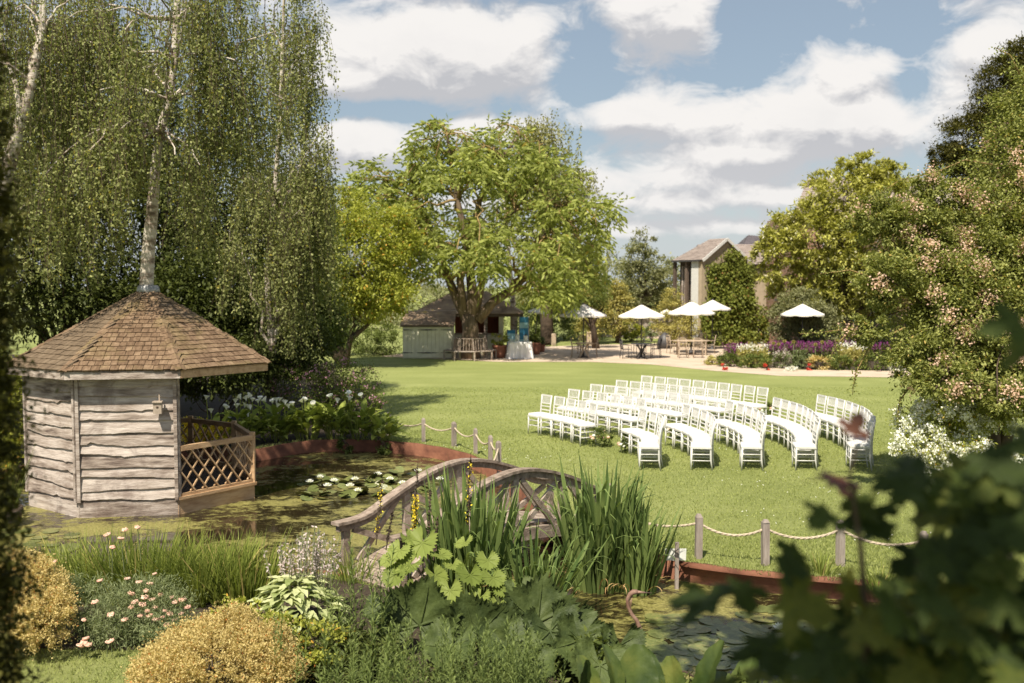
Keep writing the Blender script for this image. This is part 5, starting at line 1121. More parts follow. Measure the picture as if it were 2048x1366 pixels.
# =============== pond margin planting
def sword(L, w_, bend, seed, tip=.0, n=9, mt='iris'):
    """one blade: rises, arches towards +x; shallow V section"""
    rr = random.Random(seed); b = Mb(); rows = []; x = z = 0; a = rr.uniform(0, .08)
    for i in range(n+1):
        t = i/n; hw = w_*.5*(1-.12*abs(t-.3))*(1 if t < .55 else (1-((t-.55)/.45)**1.6)); hw = max(hw, .0008)
        rows.append([(x, -hw, z), (x+.12*hw, 0, z-.0), (x, hw, z)][::1]); a += bend/n*(.3+1.7*t*t*1.5)+(tip if t > .75 else 0)
        x += math.sin(a)*L/n; z += math.cos(a)*L/n
    b.grid(rows); me = b.mesh('leaf', M[mt]); at = me.attributes.new('rnd', 'FLOAT', 'POINT'); r_ = rr.random(); at.data.foreach_set('value', [r_]*len(me.vertices)); return me
IR = [sword(L, w_, bd, 10+i, tp_) for i, (L, w_, bd, tp_) in enumerate([(a_[0], a_[1]*1.12, a_[2], a_[3]) for a_ in [(1.0, .034, .15, 0), (1.05, .038, .25, 0), (.95, .032, .45, 0), (1.1, .036, .10, 0), (1.0, .034, .3, .5), (.9, .03, .9, .3), (.8, .03, 1.3, .3), (1.0, .040, .05, 0), (.95, .034, .6, .7), (1.02, .032, .2, .9)]])]
DRY = [sword(.35, .014, 2.4, 51, .2, mt='dryleaf'), sword(.28, .012, 3.0, 52, .2, mt='dryleaf')]
def iris(lab, c, n, rx, ry, h, lean=(0, 0), bendy=.25, dry=10, group=None, outer=.26):
    t = thing('iris_clump', lab, 'iris', c, 0, group)
    for i in range(n):
        a = R.uniform(0, 2*PI); q = R.random()**.6; p = (rx*q*math.cos(a), ry*q*math.sin(a), -.02)
        m = IR[R.choice([0, 1, 3, 7, 2, 4, 9]) if R.random() > bendy else R.choice([5, 6, 8])]; s = h*R.uniform(.62, 1.03)*(1-.12*q)
        o = put(m, 'leaf', t, p); o.rotation_mode = 'XYZ'; out_ = outer*q*R.uniform(.4, 1.3)
        mt_ = Matrix.Translation(p) @ Matrix.Rotation(a+R.gauss(0, .5), 4, 'Z') @ Matrix.Rotation(out_, 4, 'Y') @ Matrix.Rotation(R.uniform(-1.2, 1.2), 4, 'Z') @ Matrix.Diagonal((s, s*R.uniform(.9, 1.25), s, 1)); o.matrix_basis = mt_
    for i in range(dry):
        a = R.uniform(0, 2*PI); o = put(DRY[i % 2], 'dead_leaf', t); o.matrix_basis = Matrix.Translation((rx*math.cos(a)*.9, ry*math.sin(a)*.9-.05, .08)) @ Matrix.Rotation(a+R.gauss(0, .4), 4, 'Z') @ Matrix.Rotation(R.uniform(.2, .8), 4, 'Y')
    return t
c = G(1195, 1180, -.2); iris('tall upright iris clump in the pond margin right of the bridge', (c.x+.07, c.y+.2, -.24), 215, .36, .28, 1.72, bendy=.10, outer=.24, dry=14)
c = G(1275, 1185, -.2); iris('shorter leaning iris clump beside the white sign', (c.x+.0, c.y+.15, -.24), 110, .24, .22, 1.36, bendy=.16, outer=.26, dry=10)
iris('dense iris clump in front of the bridge handrail', (-.50, 11.2, 0), 185, .42, .28, 1.55, bendy=.22, outer=.24, dry=4)
iris('arching iris clump between the two bridge side clumps', (.25, 10.95, 0), 120, .40, .22, 1.08, bendy=.6, outer=.5, dry=8)
def sedge(lab, c, n, rx, ry, h, w_, leaf='grassl', bend=.5, name='sedge_clump', group='strappy clumps along the near bank', lean=(0, 0)):
    t = thing(name, lab, 'grass', c, 0, group); V = []; lf = Lf()
    a = rng.uniform(0, 2*PI, n); q = rng.random(n)**.6; P = np.stack([rx*q*np.cos(a), ry*q*np.sin(a), np.full(n, -.02)], 1)
    out_ = np.stack([np.cos(a), np.sin(a), np.zeros(n)], 1)*(.10+.35*q[:, None])+rng.normal(size=(n, 3))*.10; D0 = unit(out_+np.array([lean[0], lean[1], 1.0])); L = h*(.6+.5*rng.random(n)); ns = 5
    bd = bend*(rng.random(n)**1.5); side = unit(np.cross(D0, rng.normal(size=(n, 3))))
    for i in range(ns):
        t0, t1 = i/ns, (i+1)/ns
        f = lambda t: P+D0*(L*t)[:, None]+out_*(bd*L*t*t)[:, None]-np.array([0, 0, 1])*(bd*L*.55*t**3)[:, None]
        wd = lambda t: (w_*(1-t**2.2)*.5+.0006)
        p0, p1 = f(t0), f(t1); V.append(np.stack([p0-side*wd(t0), p0+side*wd(t0), p1+side*wd(t1), p1-side*wd(t1)], 1))
    lf.V = V; r_ = rng.random(n); lf.r = [r_]*ns; lf.build('leaf_blades', M[leaf], t, kind='stuff'); return t
for lab, px, py, n, rx, h in (('fine sedge clump at the left of the near bank behind the pink yarrow', 175, 1195, 420, .42, .78), ('dense tall sedge clump in front of the summerhouse wall', 285, 1200, 760, .5, .86), ('sedge clump between the yarrow and pale hosta flowers', 400, 1200, 620, .42, .82), ('bright sedge clump left of the pale hosta flowers', 480, 1198, 520, .38, .80), ('small sedge tuft on the far left bank', 110, 1170, 160, .3, .6)):
    p = G(px, py); sedge(lab, p, n, rx, .3, h, .017, lean=(R.uniform(-.1, .1), 0))
sedge('thin grass tuft at the foot of the bridge', G(705, 1160), 120, .2, .2, .45, .01)
for px, py in ((1760, 1175), (1890, 1205), (1640, 1150)): 
    p = G(px, py); sedge('loose grass tuft on the bank '+{1760: 'right of the second visible rope post', 1890: 'furthest right behind the maple', 1640: 'beside the second visible rope post'}[px], p, 70, .15, .12, .40, .012, bend=.9, group='grass tufts on the right bank')
# round golden heath mounds
def heath(lab, lobes, n, size=.022):
    c = lobes[0][0]; t = thing('heath_mound', lab, 'shrub', (c[0], c[1], 0)); off = (c[0], c[1], 0); lf = Lf()
    for ce, r_ in lobes:
        m = int(n*r_[0]*r_[2]/sum(l[1][0]*l[1][2] for l in lobes)); nc = m//26; d = unit(rng.normal(size=(nc, 3))+np.array([0, -.25, .25])); C = ce+d*r_*(.86+.15*rng.random((nc, 1))); k = rng.integers(0, nc, m); off_ = rng.random(m)
        off_ = off_+(rng.random(m) < .06)*rng.random(m)*.9; P = C[k]+d[k]*(off_*.10-.06)[:, None]+rng.normal(size=(m, 3))*.016; lf.add(P, d[k]*.8+rng.normal(size=(m, 3))*.7, size, size*.55)
        b = Mb(); 
    b = Mb()
    for ce, r_ in lobes:
        for _ in range(9): d = Vector((R.gauss(0, 1), R.gauss(0, 1), R.random()+.1)).normalized(); b.tube([(0, 0, .0), tuple(Vector(ce-np.array(off))*.5), tuple(Vector(ce-np.array(off))+Vector([d[i]*r_[i]*.8 for i in range(3)]))], [.012, .01, .004], 4, caps=False)
    b.build('stems', M['barkd'], t); lf.V = [v for v in lf.V]; lf.build('foliage', M['orange'], t, off, kind='stuff'); return t
heath('golden orange heath mound at the left edge', [lobe(50, 1200, 85, 85, 9.6, .42), lobe(30, 1150, 55, 45, 9.9, .3), lobe(95, 1240, 50, 55, 9.3, .3), lobe(0, 1250, 60, 70, 9.3, .35), lobe(20, 1122, 24, 22, 9.9, .12), lobe(75, 1140, 26, 26, 9.8, .12), lobe(120, 1205, 24, 28, 9.4, .15)], 52000)
heath('golden orange heath mound in the bottom foreground left of centre', [lobe(430, 1340, 150, 95, 8.3, .55), lobe(330, 1370, 70, 60, 8.0, .35), lobe(520, 1310, 70, 60, 8.5, .35), lobe(470, 1265, 45, 50, 8.6, .25), lobe(380, 1285, 50, 40, 8.5, .25), lobe(455, 1238, 22, 30, 8.6, .12), lobe(300, 1345, 35, 40, 8.2, .2), lobe(545, 1290, 30, 45, 8.5, .2), lobe(560, 1345, 50, 45, 8.2, .2), lobe(410, 1255, 22, 22, 8.6, .1)], 66000)
# pink yarrow
yb_ = G(270, 1300); yr = thing('yarrow', 'feathery yarrow with flat pink flower heads between the heath mounds', 'flowers', yb_)
lf, cs = cloud([lobe(290, 1220, 80, 65, 9.7, .35), lobe(225, 1240, 60, 55, 9.7, .3), lobe(340, 1240, 60, 50, 9.5, .3), lobe(170, 1200, 40, 60, 10, .25)], 16000, .05, asp=.16, per=40, sig=.2, droop=-.2); lf.build('foliage', M['yarrow'], yr, yb_, kind='stuff')
fh = Mb(); fh.lathe([(.001, -.012), (.03, -.004), (.036, .003), (.030, .010), (.001, .013)], 10)
for k in range(26): a = R.uniform(0, 6.28); q = R.random()**.5*.03; fh.lathe([(.006, .006), (.006, .012), (.001, .016)], 5, (q*math.cos(a), q*math.sin(a), .003))
fme = fh.mesh('flower_head', bpy.data.materials.get('pink_yarrow_flower'))
at = fme.attributes.new('rnd', 'FLOAT', 'POINT'); at.data.foreach_set('value', [R.random() for _ in fme.vertices])
hd = [(250, 1060), (215, 1070), (275, 1055), (242, 1078), (225, 1095), (108, 1125), (255, 1158), (200, 1162), (278, 1165), (300, 1168), (292, 1182), (262, 1188), (322, 1190), (290, 1195), (305, 1200), (270, 1205), (262, 1215), (285, 1210), (295, 1222), (310, 1215), (342, 1196), (352, 1205), (365, 1200), (280, 1232), (330, 1222), (340, 1228), (312, 1240), (325, 1235), (300, 1232), (350, 1240), (310, 1148), (168, 1240), (222, 1230), (168, 1285), (160, 1292), (176, 1290), (215, 1285), (222, 1283), (172, 1278), (190, 1205), (375, 1215), (362, 1228), (335, 1250), (250, 1240)]
sb = Mb()
for x, y in hd:
    D_ = 9.22+(1290-y)*.0034; p = W(x, y, D_)-yb_; s = R.uniform(.7, 1.2); o = put(fme, 'flower_head', yr, p, (R.uniform(-.35, .35), R.uniform(-.35, .35), R.uniform(0, 6)), (s, s, s)); sb.tube([tuple(p), (p.x+R.uniform(-.03, .03), p.y+.03, max(p.z-.35, .02))], .004, 4, caps=False)
sb.build('stems', M['yarrow'], yr, kind='stuff')
# hosta with pale flower spikes
def leafmesh(nm, mt, L, w_, cup=.2, lobes=0, wave=.0, n=12, m=6, point=1.3, jag=0, seed=1, fold=.25, droop=.5, notch=0):
    rr = random.Random(seed); b = Mb(); rows = []
    for i in range(n+1):
        t = i/n; pr = math.sin(PI*(.10+t*.87))**.55 if point < 1 else (math.sin(PI*min(t*.98+.02, 1)**(.62 if point > 1 else 1))**.8) if i < n or point < 1 else 0.02
        if jag: pr *= 1+jag*math.cos(t*n*PI)*(.6+.4*rr.random())
        hw = w_*.5*pr; row_ = []
        for j in range(-m, m+1):
            s = j/m; x = s*hw; z = fold*abs(x)-droop*L*(t*t)*.5+wave*math.sin(i*1.9+j*1.3)*abs(s)*w_; row_.append((x, t*L-abs(s)**2*notch*L*(1-t), z))
        rows.append(row_)
    b.grid(rows); me = b.mesh(nm, M[mt]); at = me.attributes.new('rnd', 'FLOAT', 'POINT'); at.data.foreach_set('value', [rr.random()*.2+.4]*len(me.vertices)); return me
M['hosta'] = leafm('cream_edged_leaf', (.16, .20, .06), (.48, .50, .28), .25, .35, ns=25)
HL = [leafmesh('leaf', 'hosta', .17, .10, seed=i, wave=.04, droop=.5+.3*i) for i in range(3)]
hb = G(585, 1260); ho = thing('hosta', 'variegated hosta with a cloud of pale lilac flower spikes left of the bridge end', 'hosta', hb)
for k in range(240):
    a = R.uniform(0, 6.28); q = R.random()**.5; p = Vector((.44*q*math.cos(a), .42*q*math.sin(a)+.1, .12+.38*(1-q*q)*R.uniform(.7, 1.1)))
    o = put(HL[k % 3], 'leaf', ho); o.matrix_basis = Matrix.Translation(p) @ Matrix.Rotation(a-PI/2+R.gauss(0, .4), 4, 'Z') @ Matrix.Rotation(R.uniform(-.2, .5), 4, 'X')
L1, L2 = Lf(), Mb()
for k in range(46):
    x = R.gauss(612, 34); y = R.uniform(1045, 1110)+abs(x-612)*.3; D_ = R.uniform(10.1, 10.7); p = W(x, y, D_)-hb; q = Vector((p.x*.7+R.gauss(0, .05), p.y, .25)); c_ = curve(q, p, .02, 5); L2.tube(c_, .005, 4, caps=False)
    m = 26; t_ = rng.random(m)**.8*.55; P = np.array(p)*(1-t_)[:, None]+np.array(q)*t_[:, None]; A = rng.normal(size=(m, 3)); A[:, 2] -= .8; L1.add(P, A, .042, .018)
L2.build('flower_stems', M['yarrow'], ho, kind='stuff'); L1.build('flowers', M['palepink'], ho, kind='stuff')
# tall narrow-leaved stems across the front
def stem_mesh(seed, L, lw=.020, ll=.17, n=46):
    rr = random.Random(seed); b = Mb(); bend = rr.uniform(-.12, .12)
    pts = [Vector((bend*t*t*L, rr.uniform(-.004, .004), t*L)) for t in [i/8 for i in range(9)]]; b.tube(pts, [.006*(1-.7*i/8) for i in range(9)], 4, caps=False)
    for k in range(n):
        t = .12+.88*(k/n)**.9; a = k*2.4+rr.uniform(-.3, .3); p = Vector((bend*t*t*L, 0, t*L)); el_ = .55+.5*t+rr.uniform(-.15, .25); l = ll*(1-.55*t)*rr.uniform(.8, 1.2); u = Vector((math.cos(a)*math.cos(el_), math.sin(a)*math.cos(el_), math.sin(el_))); s = Vector((-math.sin(a), math.cos(a), 0)); w_ = lw*(1-.4*t)
        mid = p+u*l*.5+Vector((0, 0, .003)); tip = p+u*l-Vector((0, 0, l*.22)); b.add([p, mid+s*w_*.5, tip, mid-s*w_*.5, mid-Vector((0, 0, .003))], [(0, 4, 1), (1, 4, 2), (2, 4, 3), (3, 4, 0)])
    me = b.mesh('leafy_stem', M['goldrod']); at = me.attributes.new('rnd', 'FLOAT', 'POINT'); v = rr.random(); at.data.foreach_set('value', [min(1, max(0, v*.5+.5*rr.random())) for _ in me.vertices]); return me
SM = [stem_mesh(i, 1.0, n=44) for i in range(6)]
def stems(lab, tips, spread=.05, name='leafy_perennial'):
    D_ = sum(t[2] for t in tips)/len(tips); xs = [W(*t).x for t in tips]; c = Vector((sum(xs)/len(xs), D_, 0)); t_ = thing(name, lab, 'plant', c)
    for px, py, D in tips:
        tip = W(px, py, D); L = max(tip.z, .3); o = put(SM[R.randrange(6)], 'leafy_stem', t_); s = L
        o.matrix_basis = Matrix.Translation((tip.x-c.x, tip.y-c.y, 0)) @ Matrix.Rotation(R.uniform(0, 6.3), 4, 'Z') @ Matrix.Rotation(R.uniform(-.04, .04), 4, 'X') @ Matrix.Diagonal((max(s, .8), max(s, .8), s, 1))
stems('slender dark leafy stems rising over the bottom of the heath mound', [(555, 1205, 8.2), (548, 1230, 8.1), (572, 1225, 8.2), (600, 1262, 8.1), (590, 1290, 8)])
stems('tall leafy stems standing between the hosta and the lime leaves', [(x+R.uniform(-8, 8), y, R.uniform(8.9, 9.6)) for x, y in ((708, 1072), (700, 1105), (742, 1085), (690, 1130), (665, 1150), (725, 1120), (755, 1095), (770, 1120), (650, 1165), (640, 1190), (680, 1180), (712, 1160), (745, 1150), (700, 1200), (735, 1190), (660, 1220), (620, 1200), (690, 1230), (760, 1170))])
stems('broad patch of narrow-leaved stems filling the bottom foreground', [(R.uniform(640, 1080), R.uniform(1232, 1345), R.uniform(7.2, 8.3)) for _ in range(120)])
stems('narrow-leaved stems at the lower right of the patch', [(R.uniform(1000, 1120), R.uniform(1255, 1350), R.uniform(7.2, 7.8)) for _ in range(26)])
# lime jagged leaves with yellow spires
def fanleaf(nm, mt, r_, seed, jag=.16, nl=5, cup=.18, n=48, rings=5, open_=.86, crinkle=.03, lob=.22):
    rr = random.Random(seed); b = Mb(); rows = []
    for i in range(rings+1):
        q = i/rings; row_ = []
        for k in range(n+1):
            a = -PI*open_+2*PI*open_*k/n; u = k/n*nl; lb = 1-lob*abs(math.cos(PI*u))**1.5 if nl else 1; tooth = 1+jag*(1 if k % 2 else -1)*(q**4)*rr.uniform(.5, 1)
            rad_ = r_*q*(1+(lb-1)*q*q)*tooth*(1.08-.22*abs(a)/PI)
            z = cup*r_*q*q+crinkle*r_*(math.sin(k*.9+q*11)*math.sin(q*17+k*.35)+.5*rr.uniform(-1, 1))*q*(1 if i else 0)+.05*r_*abs(math.cos(PI*u))*q
            row_.append((rad_*math.sin(a), rad_*math.cos(a), z))
        rows.append(row_)
    b.grid(rows)
    for k in range(nl):
        a = -PI*open_+2*PI*open_*(k+.5)/nl; b.tube([(0, 0, .0), (r_*.5*math.sin(a), r_*.5*math.cos(a), cup*r_*.25+.002), (r_*.85*math.sin(a), r_*.85*math.cos(a), cup*r_*.72)], [.012*r_/.3, .007*r_/.3, .002], 4, caps=False)
    me = b.mesh(nm, M[mt]); at = me.attributes.new('rnd', 'FLOAT', 'POINT'); v = rr.random(); at.data.foreach_set('value', [v*.6+.2+.2*rr.random() for _ in me.vertices]); return me
LG = [fanleaf('leaf', 'lig', .16, i, .13, 7, .16, lob=.07, crinkle=.05) for i in range(4)]
lb_ = G(880, 1270); lg = thing('lime_leaved_plant', 'large lime green jagged leaves with thin yellow flower spires before the bridge', 'plant', lb_)
def setleaf(me, par, org, pos, face, roll=0, s=1.0, name='leaf'):
    """leaf blade whose upper surface looks along face and whose tip points down-forward"""
    n_ = Vector(face).normalized(); tdir = Vector((0, 0, -1)); tdir = (tdir-n_*tdir.dot(n_))
    if tdir.length < .2: tdir = Vector((0, -1, 0))-n_*n_.dot(Vector((0, -1, 0)))
    tdir.normalize(); x_ = tdir.cross(n_); m3 = Matrix((x_, tdir, n_)).transposed().to_4x4(); o = put(me, name, par); o.matrix_basis = Matrix.Translation(Vector(pos)-Vector(org)) @ m3 @ Matrix.Rotation(roll, 4, 'Z') @ Matrix.Scale(s, 4); return o
st = Mb()
for i, (x, y, s) in enumerate([(845, 1085, 1.25), (800, 1100, .9), (820, 1130, 1.1), (790, 1150, .9), (870, 1150, .9), (930, 1085, .7), (975, 1120, .8), (940, 1150, 1.1), (900, 1180, .9), (985, 1155, .9), (860, 1195, .9), (920, 1210, 1.0), (830, 1180, .8), (1010, 1175, .8), (960, 1195, .9), (880, 1110, .8), (780, 1120, .7), (905, 1130, .7), (815, 1075, .7), (1000, 1210, .8), (850, 1225, .9), (945, 1230, .9)]):
    D_ = 10.35-(y-1080)*.004; p = W(x, y, D_); setleaf(LG[i % 4], lg, lb_, p, (R.uniform(-.8, .7), -.6+R.uniform(-.5, .4), 1.0+R.uniform(-.4, .6)), R.uniform(-.6, .6), s); st.tube([tuple(p-lb_), (p.x-lb_.x, p.y-lb_.y+.12, .05)], .008, 4, caps=False)
st.build('stalks', M['lig'], lg, kind='stuff')
for x, y0, y1, D_ in ((828, 915, 1110, 10.7), (935, 905, 1080, 10.9), (755, 955, 1090, 10.6), (775, 1020, 1100, 10.6), (870, 1030, 1120, 10.6), (858, 970, 1120, 10.9)):
    p, q = W(x-3, y1, D_)-lb_, W(x+R.uniform(2, 12), y0, D_)-lb_; b = Mb(); c_ = curve(p, q, 0, 6, .01); b.tube(c_, [.008, .007, .006, .005, .004, .003, .002], 5, caps=False)
    for k in range(60):
        t = .15+.8*R.random(); p_ = Vector(p).lerp(Vector(q), t); b.add([p_+Vector((R.gauss(0, .012), R.gauss(0, .012), R.gauss(0, .01)))*1.0+Vector(v)*.010 for v in ((1, 0, 0), (-.5, .8, 0), (-.5, -.8, 0), (0, 0, 1.3))], [(0, 1, 3), (1, 2, 3), (2, 0, 3), (0, 2, 1)])
    o = b.build('flower_spire', M['barkd'], lg, kind='stuff')
    if x in (828, 935, 755):
        L1 = Lf(); m = 260 if x == 828 else 60; t_ = (rng.random(m)*(.55 if x == 828 else .7)+(.05 if x == 828 else .2)); P = np.array(p)*(1-t_)[:, None]+np.array(q)*t_[:, None]+rng.normal(size=(m, 3))*.016; L1.add(P, rng.normal(size=(m, 3)), .028, .018); L1.build('yellow_florets', M['gold'], lg, kind='stuff')
# gunnera
GL = [fanleaf('leaf', 'gunn', .36, 20+i, .07, 5, .34, n=84, rings=10, crinkle=.05, lob=.16, open_=.84) for i in range(3)]
gb = G(960, 1330); gu = thing('gunnera', 'huge dark crinkled rhubarb-like leaves in front of the lime leaved plant', 'plant', gb); st = Mb()
for i, (x, y, D_, s, f) in enumerate([(840, 1250, 9.3, 1.2, (-.15, -1, .35)), (950, 1275, 9.15, 1.1, (.05, -1, .35)), (1005, 1275, 9.3, .85, (.3, -1, .5)), (1075, 1245, 9.5, 1.15, (.15, -.9, .55)), (1140, 1250, 9.5, .85, (.5, -.7, .6)), (1010, 1290, 8.7, .9, (.2, -.5, 1)), (1100, 1262, 8.9, .9, (.3, -.8, .8)), (1040, 1180, 9.9, .5, (0, -.6, 1)), (770, 1215, 9.4, .6, (-.4, -.6, .8)), (1160, 1280, 8.6, .8, (.2, -.9, .6)), (1200, 1330, 8.2, .8, (.1, -.8, .8)), (1240, 1290, 8.6, .7, (.3, -.9, .6)), (905, 1290, 8.8, .8, (-.1, -.6, .9)), (1060, 1330, 8.2, .7, (0, -.6, 1))]):
    p = W(x, y, D_); o = setleaf(GL[i % 3], gu, gb, p, f, PI+R.uniform(-.35, .35) if f[2] < .6 else R.uniform(-.4, .4), s); st.tube([tuple(p-gb), (p.x-gb.x+.05, p.y-gb.y+.2, .0)], .016, 6, caps=False)
st.build('stalks', M['darkwood'], gu, kind='stuff')
# broad paddle leaves, bottom centre right
PL = [leafmesh('leaf', 'canna', .55, .33, seed=40+i, wave=.025, droop=.35*i, fold=.25, n=14, point=.5) for i in range(3)]
pb = G(1330, 1560); pd = thing('skunk_cabbage', 'upright broad paddle leaves at the bottom edge in front of the small pond', 'plant', pb)
for i, (x, y, D_, az_, el_, s) in enumerate([(1270, 1440, 7.7, .1, 1.25, 1.05), (1300, 1440, 7.9, -.3, 1.2, 1.0), (1230, 1400, 7.6, .9, 1.0, .75), (1350, 1440, 7.8, -.7, .95, .9), (1400, 1440, 7.7, -1.0, .8, 1.15), (1180, 1430, 7.7, .5, 1.2, .8), (1150, 1420, 7.5, 1.1, 1.1, .7), (1480, 1430, 7.8, -.6, .9, .9), (1450, 1450, 7.6, .2, 1.0, .8)]):
    p = W(x, y, D_)-pb; o = put(PL[i % 3], 'leaf', pd); o.matrix_basis = Matrix.Translation(p) @ Matrix.Rotation(az_*.6, 4, 'Y') @ Matrix.Rotation(az_+R.gauss(0, .2), 4, 'Z') @ Matrix.Rotation(el_, 4, 'X') @ Matrix.Scale(s, 4)
# ferny filler in the deep shade
bush('low_foliage', 'low dark mixed foliage under the big leaves along the bottom', 'plant', [lobe(900, 1400, 260, 60, 8.4, .7), lobe(1130, 1340, 120, 60, 8.8, .5), lobe(1300, 1420, 220, 50, 8.2, .4), lobe(700, 1330, 120, 80, 8.9, .5)], 'darkleaf', 15000, .06, shell=.2)
bush('marginal_plant', 'leafy dark plants hiding the near edge of the small pond', 'plant', [lobe(1190, 1320, 60, 40, 8.6, .3), lobe(1330, 1400, 90, 40, 8.0, .25), lobe(1540, 1415, 120, 45, 7.9, .3)], 'midleaf', 6000, .07, shell=.3)
bush('low_foliage', 'bright low foliage between the hosta and the tall stems', 'plant', [lobe(560, 1260, 60, 30, 9.2, .25), lobe(640, 1290, 50, 40, 8.8, .3), lobe(480, 1220, 50, 20, 9.8, .25)], 'limeleaf', 3500, .05, shell=.3)
# arum lilies along the far rim
def arum(lab, px, D_, n, w_, h, nf, tops):
    c = Vector(((px-1024)/F*D_, D_, 0)); t = thing('arum_lily', lab, 'flowers', c, 0, 'white arum lilies along the far pond rim')
    for k in range(n):
        a = R.uniform(0, 6.28); q = R.random()**.5; p = Vector((w_*q*math.cos(a), .35*q*math.sin(a), h*R.uniform(.15, .85)*(1-.3*q*q)))
        o = put(AL[k % 3], 'leaf', t); s = R.uniform(.8, 1.4); o.matrix_basis = Matrix.Translation(p) @ Matrix.Rotation(a-PI/2+R.gauss(0, .5), 4, 'Z') @ Matrix.Rotation(R.uniform(.2, 1.1), 4, 'X') @ Matrix.Scale(s, 4)
    st = Mb()
    for k in range(n//3): a = R.uniform(0, 6.28); st.tube([(w_*.4*math.cos(a), .2*math.sin(a), 0), (w_*.8*math.cos(a), .3*math.sin(a), h*.6)], .009, 4, caps=False)
    for x, y in tops:
        p = W(x, y, D_-.1)-c; st.tube([(p.x*.8, .0, .1), tuple(p)], .010, 4, caps=False); o = put(AF, 'flower', t, p, (R.uniform(-.3, .5), R.uniform(-.4, .4), R.uniform(0, 6)), (.9,)*3)
    st.build('stalks', M['callal'], t, kind='stuff')
AL = [leafmesh('leaf', 'callal', .27, .13, seed=60+i, wave=.03, droop=.2+.4*i, fold=.3, n=8, m=3) for i in range(3)]
fb_ = Mb(); rows_ = []
for i in range(6):
    t = i/5; rr_ = .012+.055*t**1.6; rows_.append([((rr_+(.03*t*t*(1-math.cos(2*PI*k/14))*.5))*math.cos(2*PI*k/14), (rr_)*math.sin(2*PI*k/14), -.05+.10*t+.03*t*math.cos(2*PI*k/14)) for k in range(15)])
fb_.grid(rows_); fb_.tube([(0, 0, -.04), (0, 0, .04)], [.008, .006], 5); AF = fb_.mesh('flower', M['lily']); at = AF.attributes.new('rnd', 'FLOAT', 'POINT'); at.data.foreach_set('value', [.6]*len(AF.vertices))
TOPS = [(413, 795), (422, 822), (452, 815), (471, 802), (474, 812), (492, 797), (505, 800), (516, 803), (530, 800), (490, 811), (500, 816), (545, 803), (552, 800), (555, 810), (570, 805), (576, 812), (604, 802), (626, 808), (660, 793), (675, 802), (697, 787), (699, 797), (722, 792), (480, 795), (498, 792), (520, 797), (560, 799), (585, 808), (456, 838), (495, 829), (555, 823), (610, 800)]
for i, (px, D_, n, w_, h) in enumerate(((420, 21.5, 60, .5, .75), (480, 22.0, 90, .55, .85), (545, 22.4, 100, .55, .9), (610, 22.6, 100, .55, .92), (670, 22.7, 100, .5, .95), (720, 22.5, 85, .42, .9), (762, 22.3, 60, .32, .68))):
    arum(['leftmost white arum lily clump behind the summerhouse railing', 'second white arum lily clump with a crowd of blooms', 'third white arum lily clump above the far rim', 'middle arum lily clump with two blooms', 'leafy arum lily clump with one tall bloom', 'arum lily clump with the highest bloom', 'rightmost small arum clump next to the first rope post'][i], px, D_, n, w_, h, 0, [q for q in TOPS if abs(q[0]-px) < 33])
bush('yellow_flowers', 'bright yellow flowering plant behind the summerhouse railing', 'flowers', [lobe(395, 862, 38, 26, 21, .3), lobe(440, 870, 22, 22, 21, .3)], 'gold', 3800, .05, droop=-.5)
for px, py, h, lab in ((765, 895, .35, 'dark leafy tuft hanging over the far rim near the first rope post'), (690, 893, .25, 'small tuft drooping over the far rim')):
    bush('rim_plant', lab, 'plant', [lobe(px, py, 14, 16, 21.9, .15)], 'midleaf', 350, .08)
# water lilies
def padmesh(seed):
    rr = random.Random(seed); b = Mb(); n = 22; vs = [(0, 0, .002)]+[((1+.04*rr.random())*math.cos(.16+(2*PI-.32)*k/n), (1+.04*rr.random())*math.sin(.16+(2*PI-.32)*k/n), .004+.05*max(0, rr.random()-.7)) for k in range(n+1)]
    b.add(vs, [(0, k, k+1) for k in range(1, n+1)], True); return b.mesh('pad', M['pad'])
PM = [padmesh(i) for i in range(5)]
fb_ = Mb()
for ring, (n, el_, l) in enumerate(((9, .35, .07), (7, .8, .06), (5, 1.2, .05))):
    for k in range(n):
        a = 2*PI*k/n+ring*.4; u = Vector((math.cos(a)*math.cos(el_), math.sin(a)*math.cos(el_), math.sin(el_))); s = Vector((-math.sin(a), math.cos(a), 0)); fb_.add([Vector((0, 0, .01)), u*l*.6+s*.016, u*l+Vector((0, 0, .01)), u*l*.6-s*.016], [(0, 1, 2, 3)])
LF = fb_.mesh('flower', M['lily']); at = LF.attributes.new('rnd', 'FLOAT', 'POINT'); at.data.foreach_set('value', [.7]*len(LF.vertices))
def lilies(lab, pts, ry, fl, size, tilt=.12, g='water lilies'):
    c = G(*pts[0][:2], -.225); t = thing('water_lily', lab, 'water lily', c, 0, g)
    for x, y, s in pts:
        p = G(x, y, -.222)-c; q = size*s; o = put(PM[R.randrange(5)], 'pad', t, (p.x, p.y, R.uniform(0, .004)), (R.gauss(0, tilt), R.gauss(0, tilt)*.6, R.uniform(0, 6.3)), (q, q, q))
        if abs(o.rotation_euler.x) > .14: o.location.z += .03
    for x, y in fl: p = G(x, y, -.2)-c; o = put(LF, 'flower', t, (p.x, p.y, .04), (0, 0, R.random()*6), (1.3,)*3)
def rp_(n, x0, x1, y0, y1): return [(R.uniform(x0, x1), R.uniform(y0, y1), R.uniform(.7, 1.2)) for _ in range(n)]
lilies('water lilies with raised pads in the middle of the main pond', rp_(60, 690, 815, 955, 995), 0, [(710, 962), (756, 952), (805, 970), (780, 962), (700, 975), (716, 985)], .10, .42)
lilies('scattered water lilies at the left of the main pond lily bed', rp_(34, 600, 700, 950, 1000), 0, [(619, 967), (640, 958), (655, 975), (668, 965)], .11, .3)
lilies('water lilies nearest the arched handrail', rp_(26, 780, 880, 940, 985), 0, [(836, 945), (880, 962)], .12, .4)
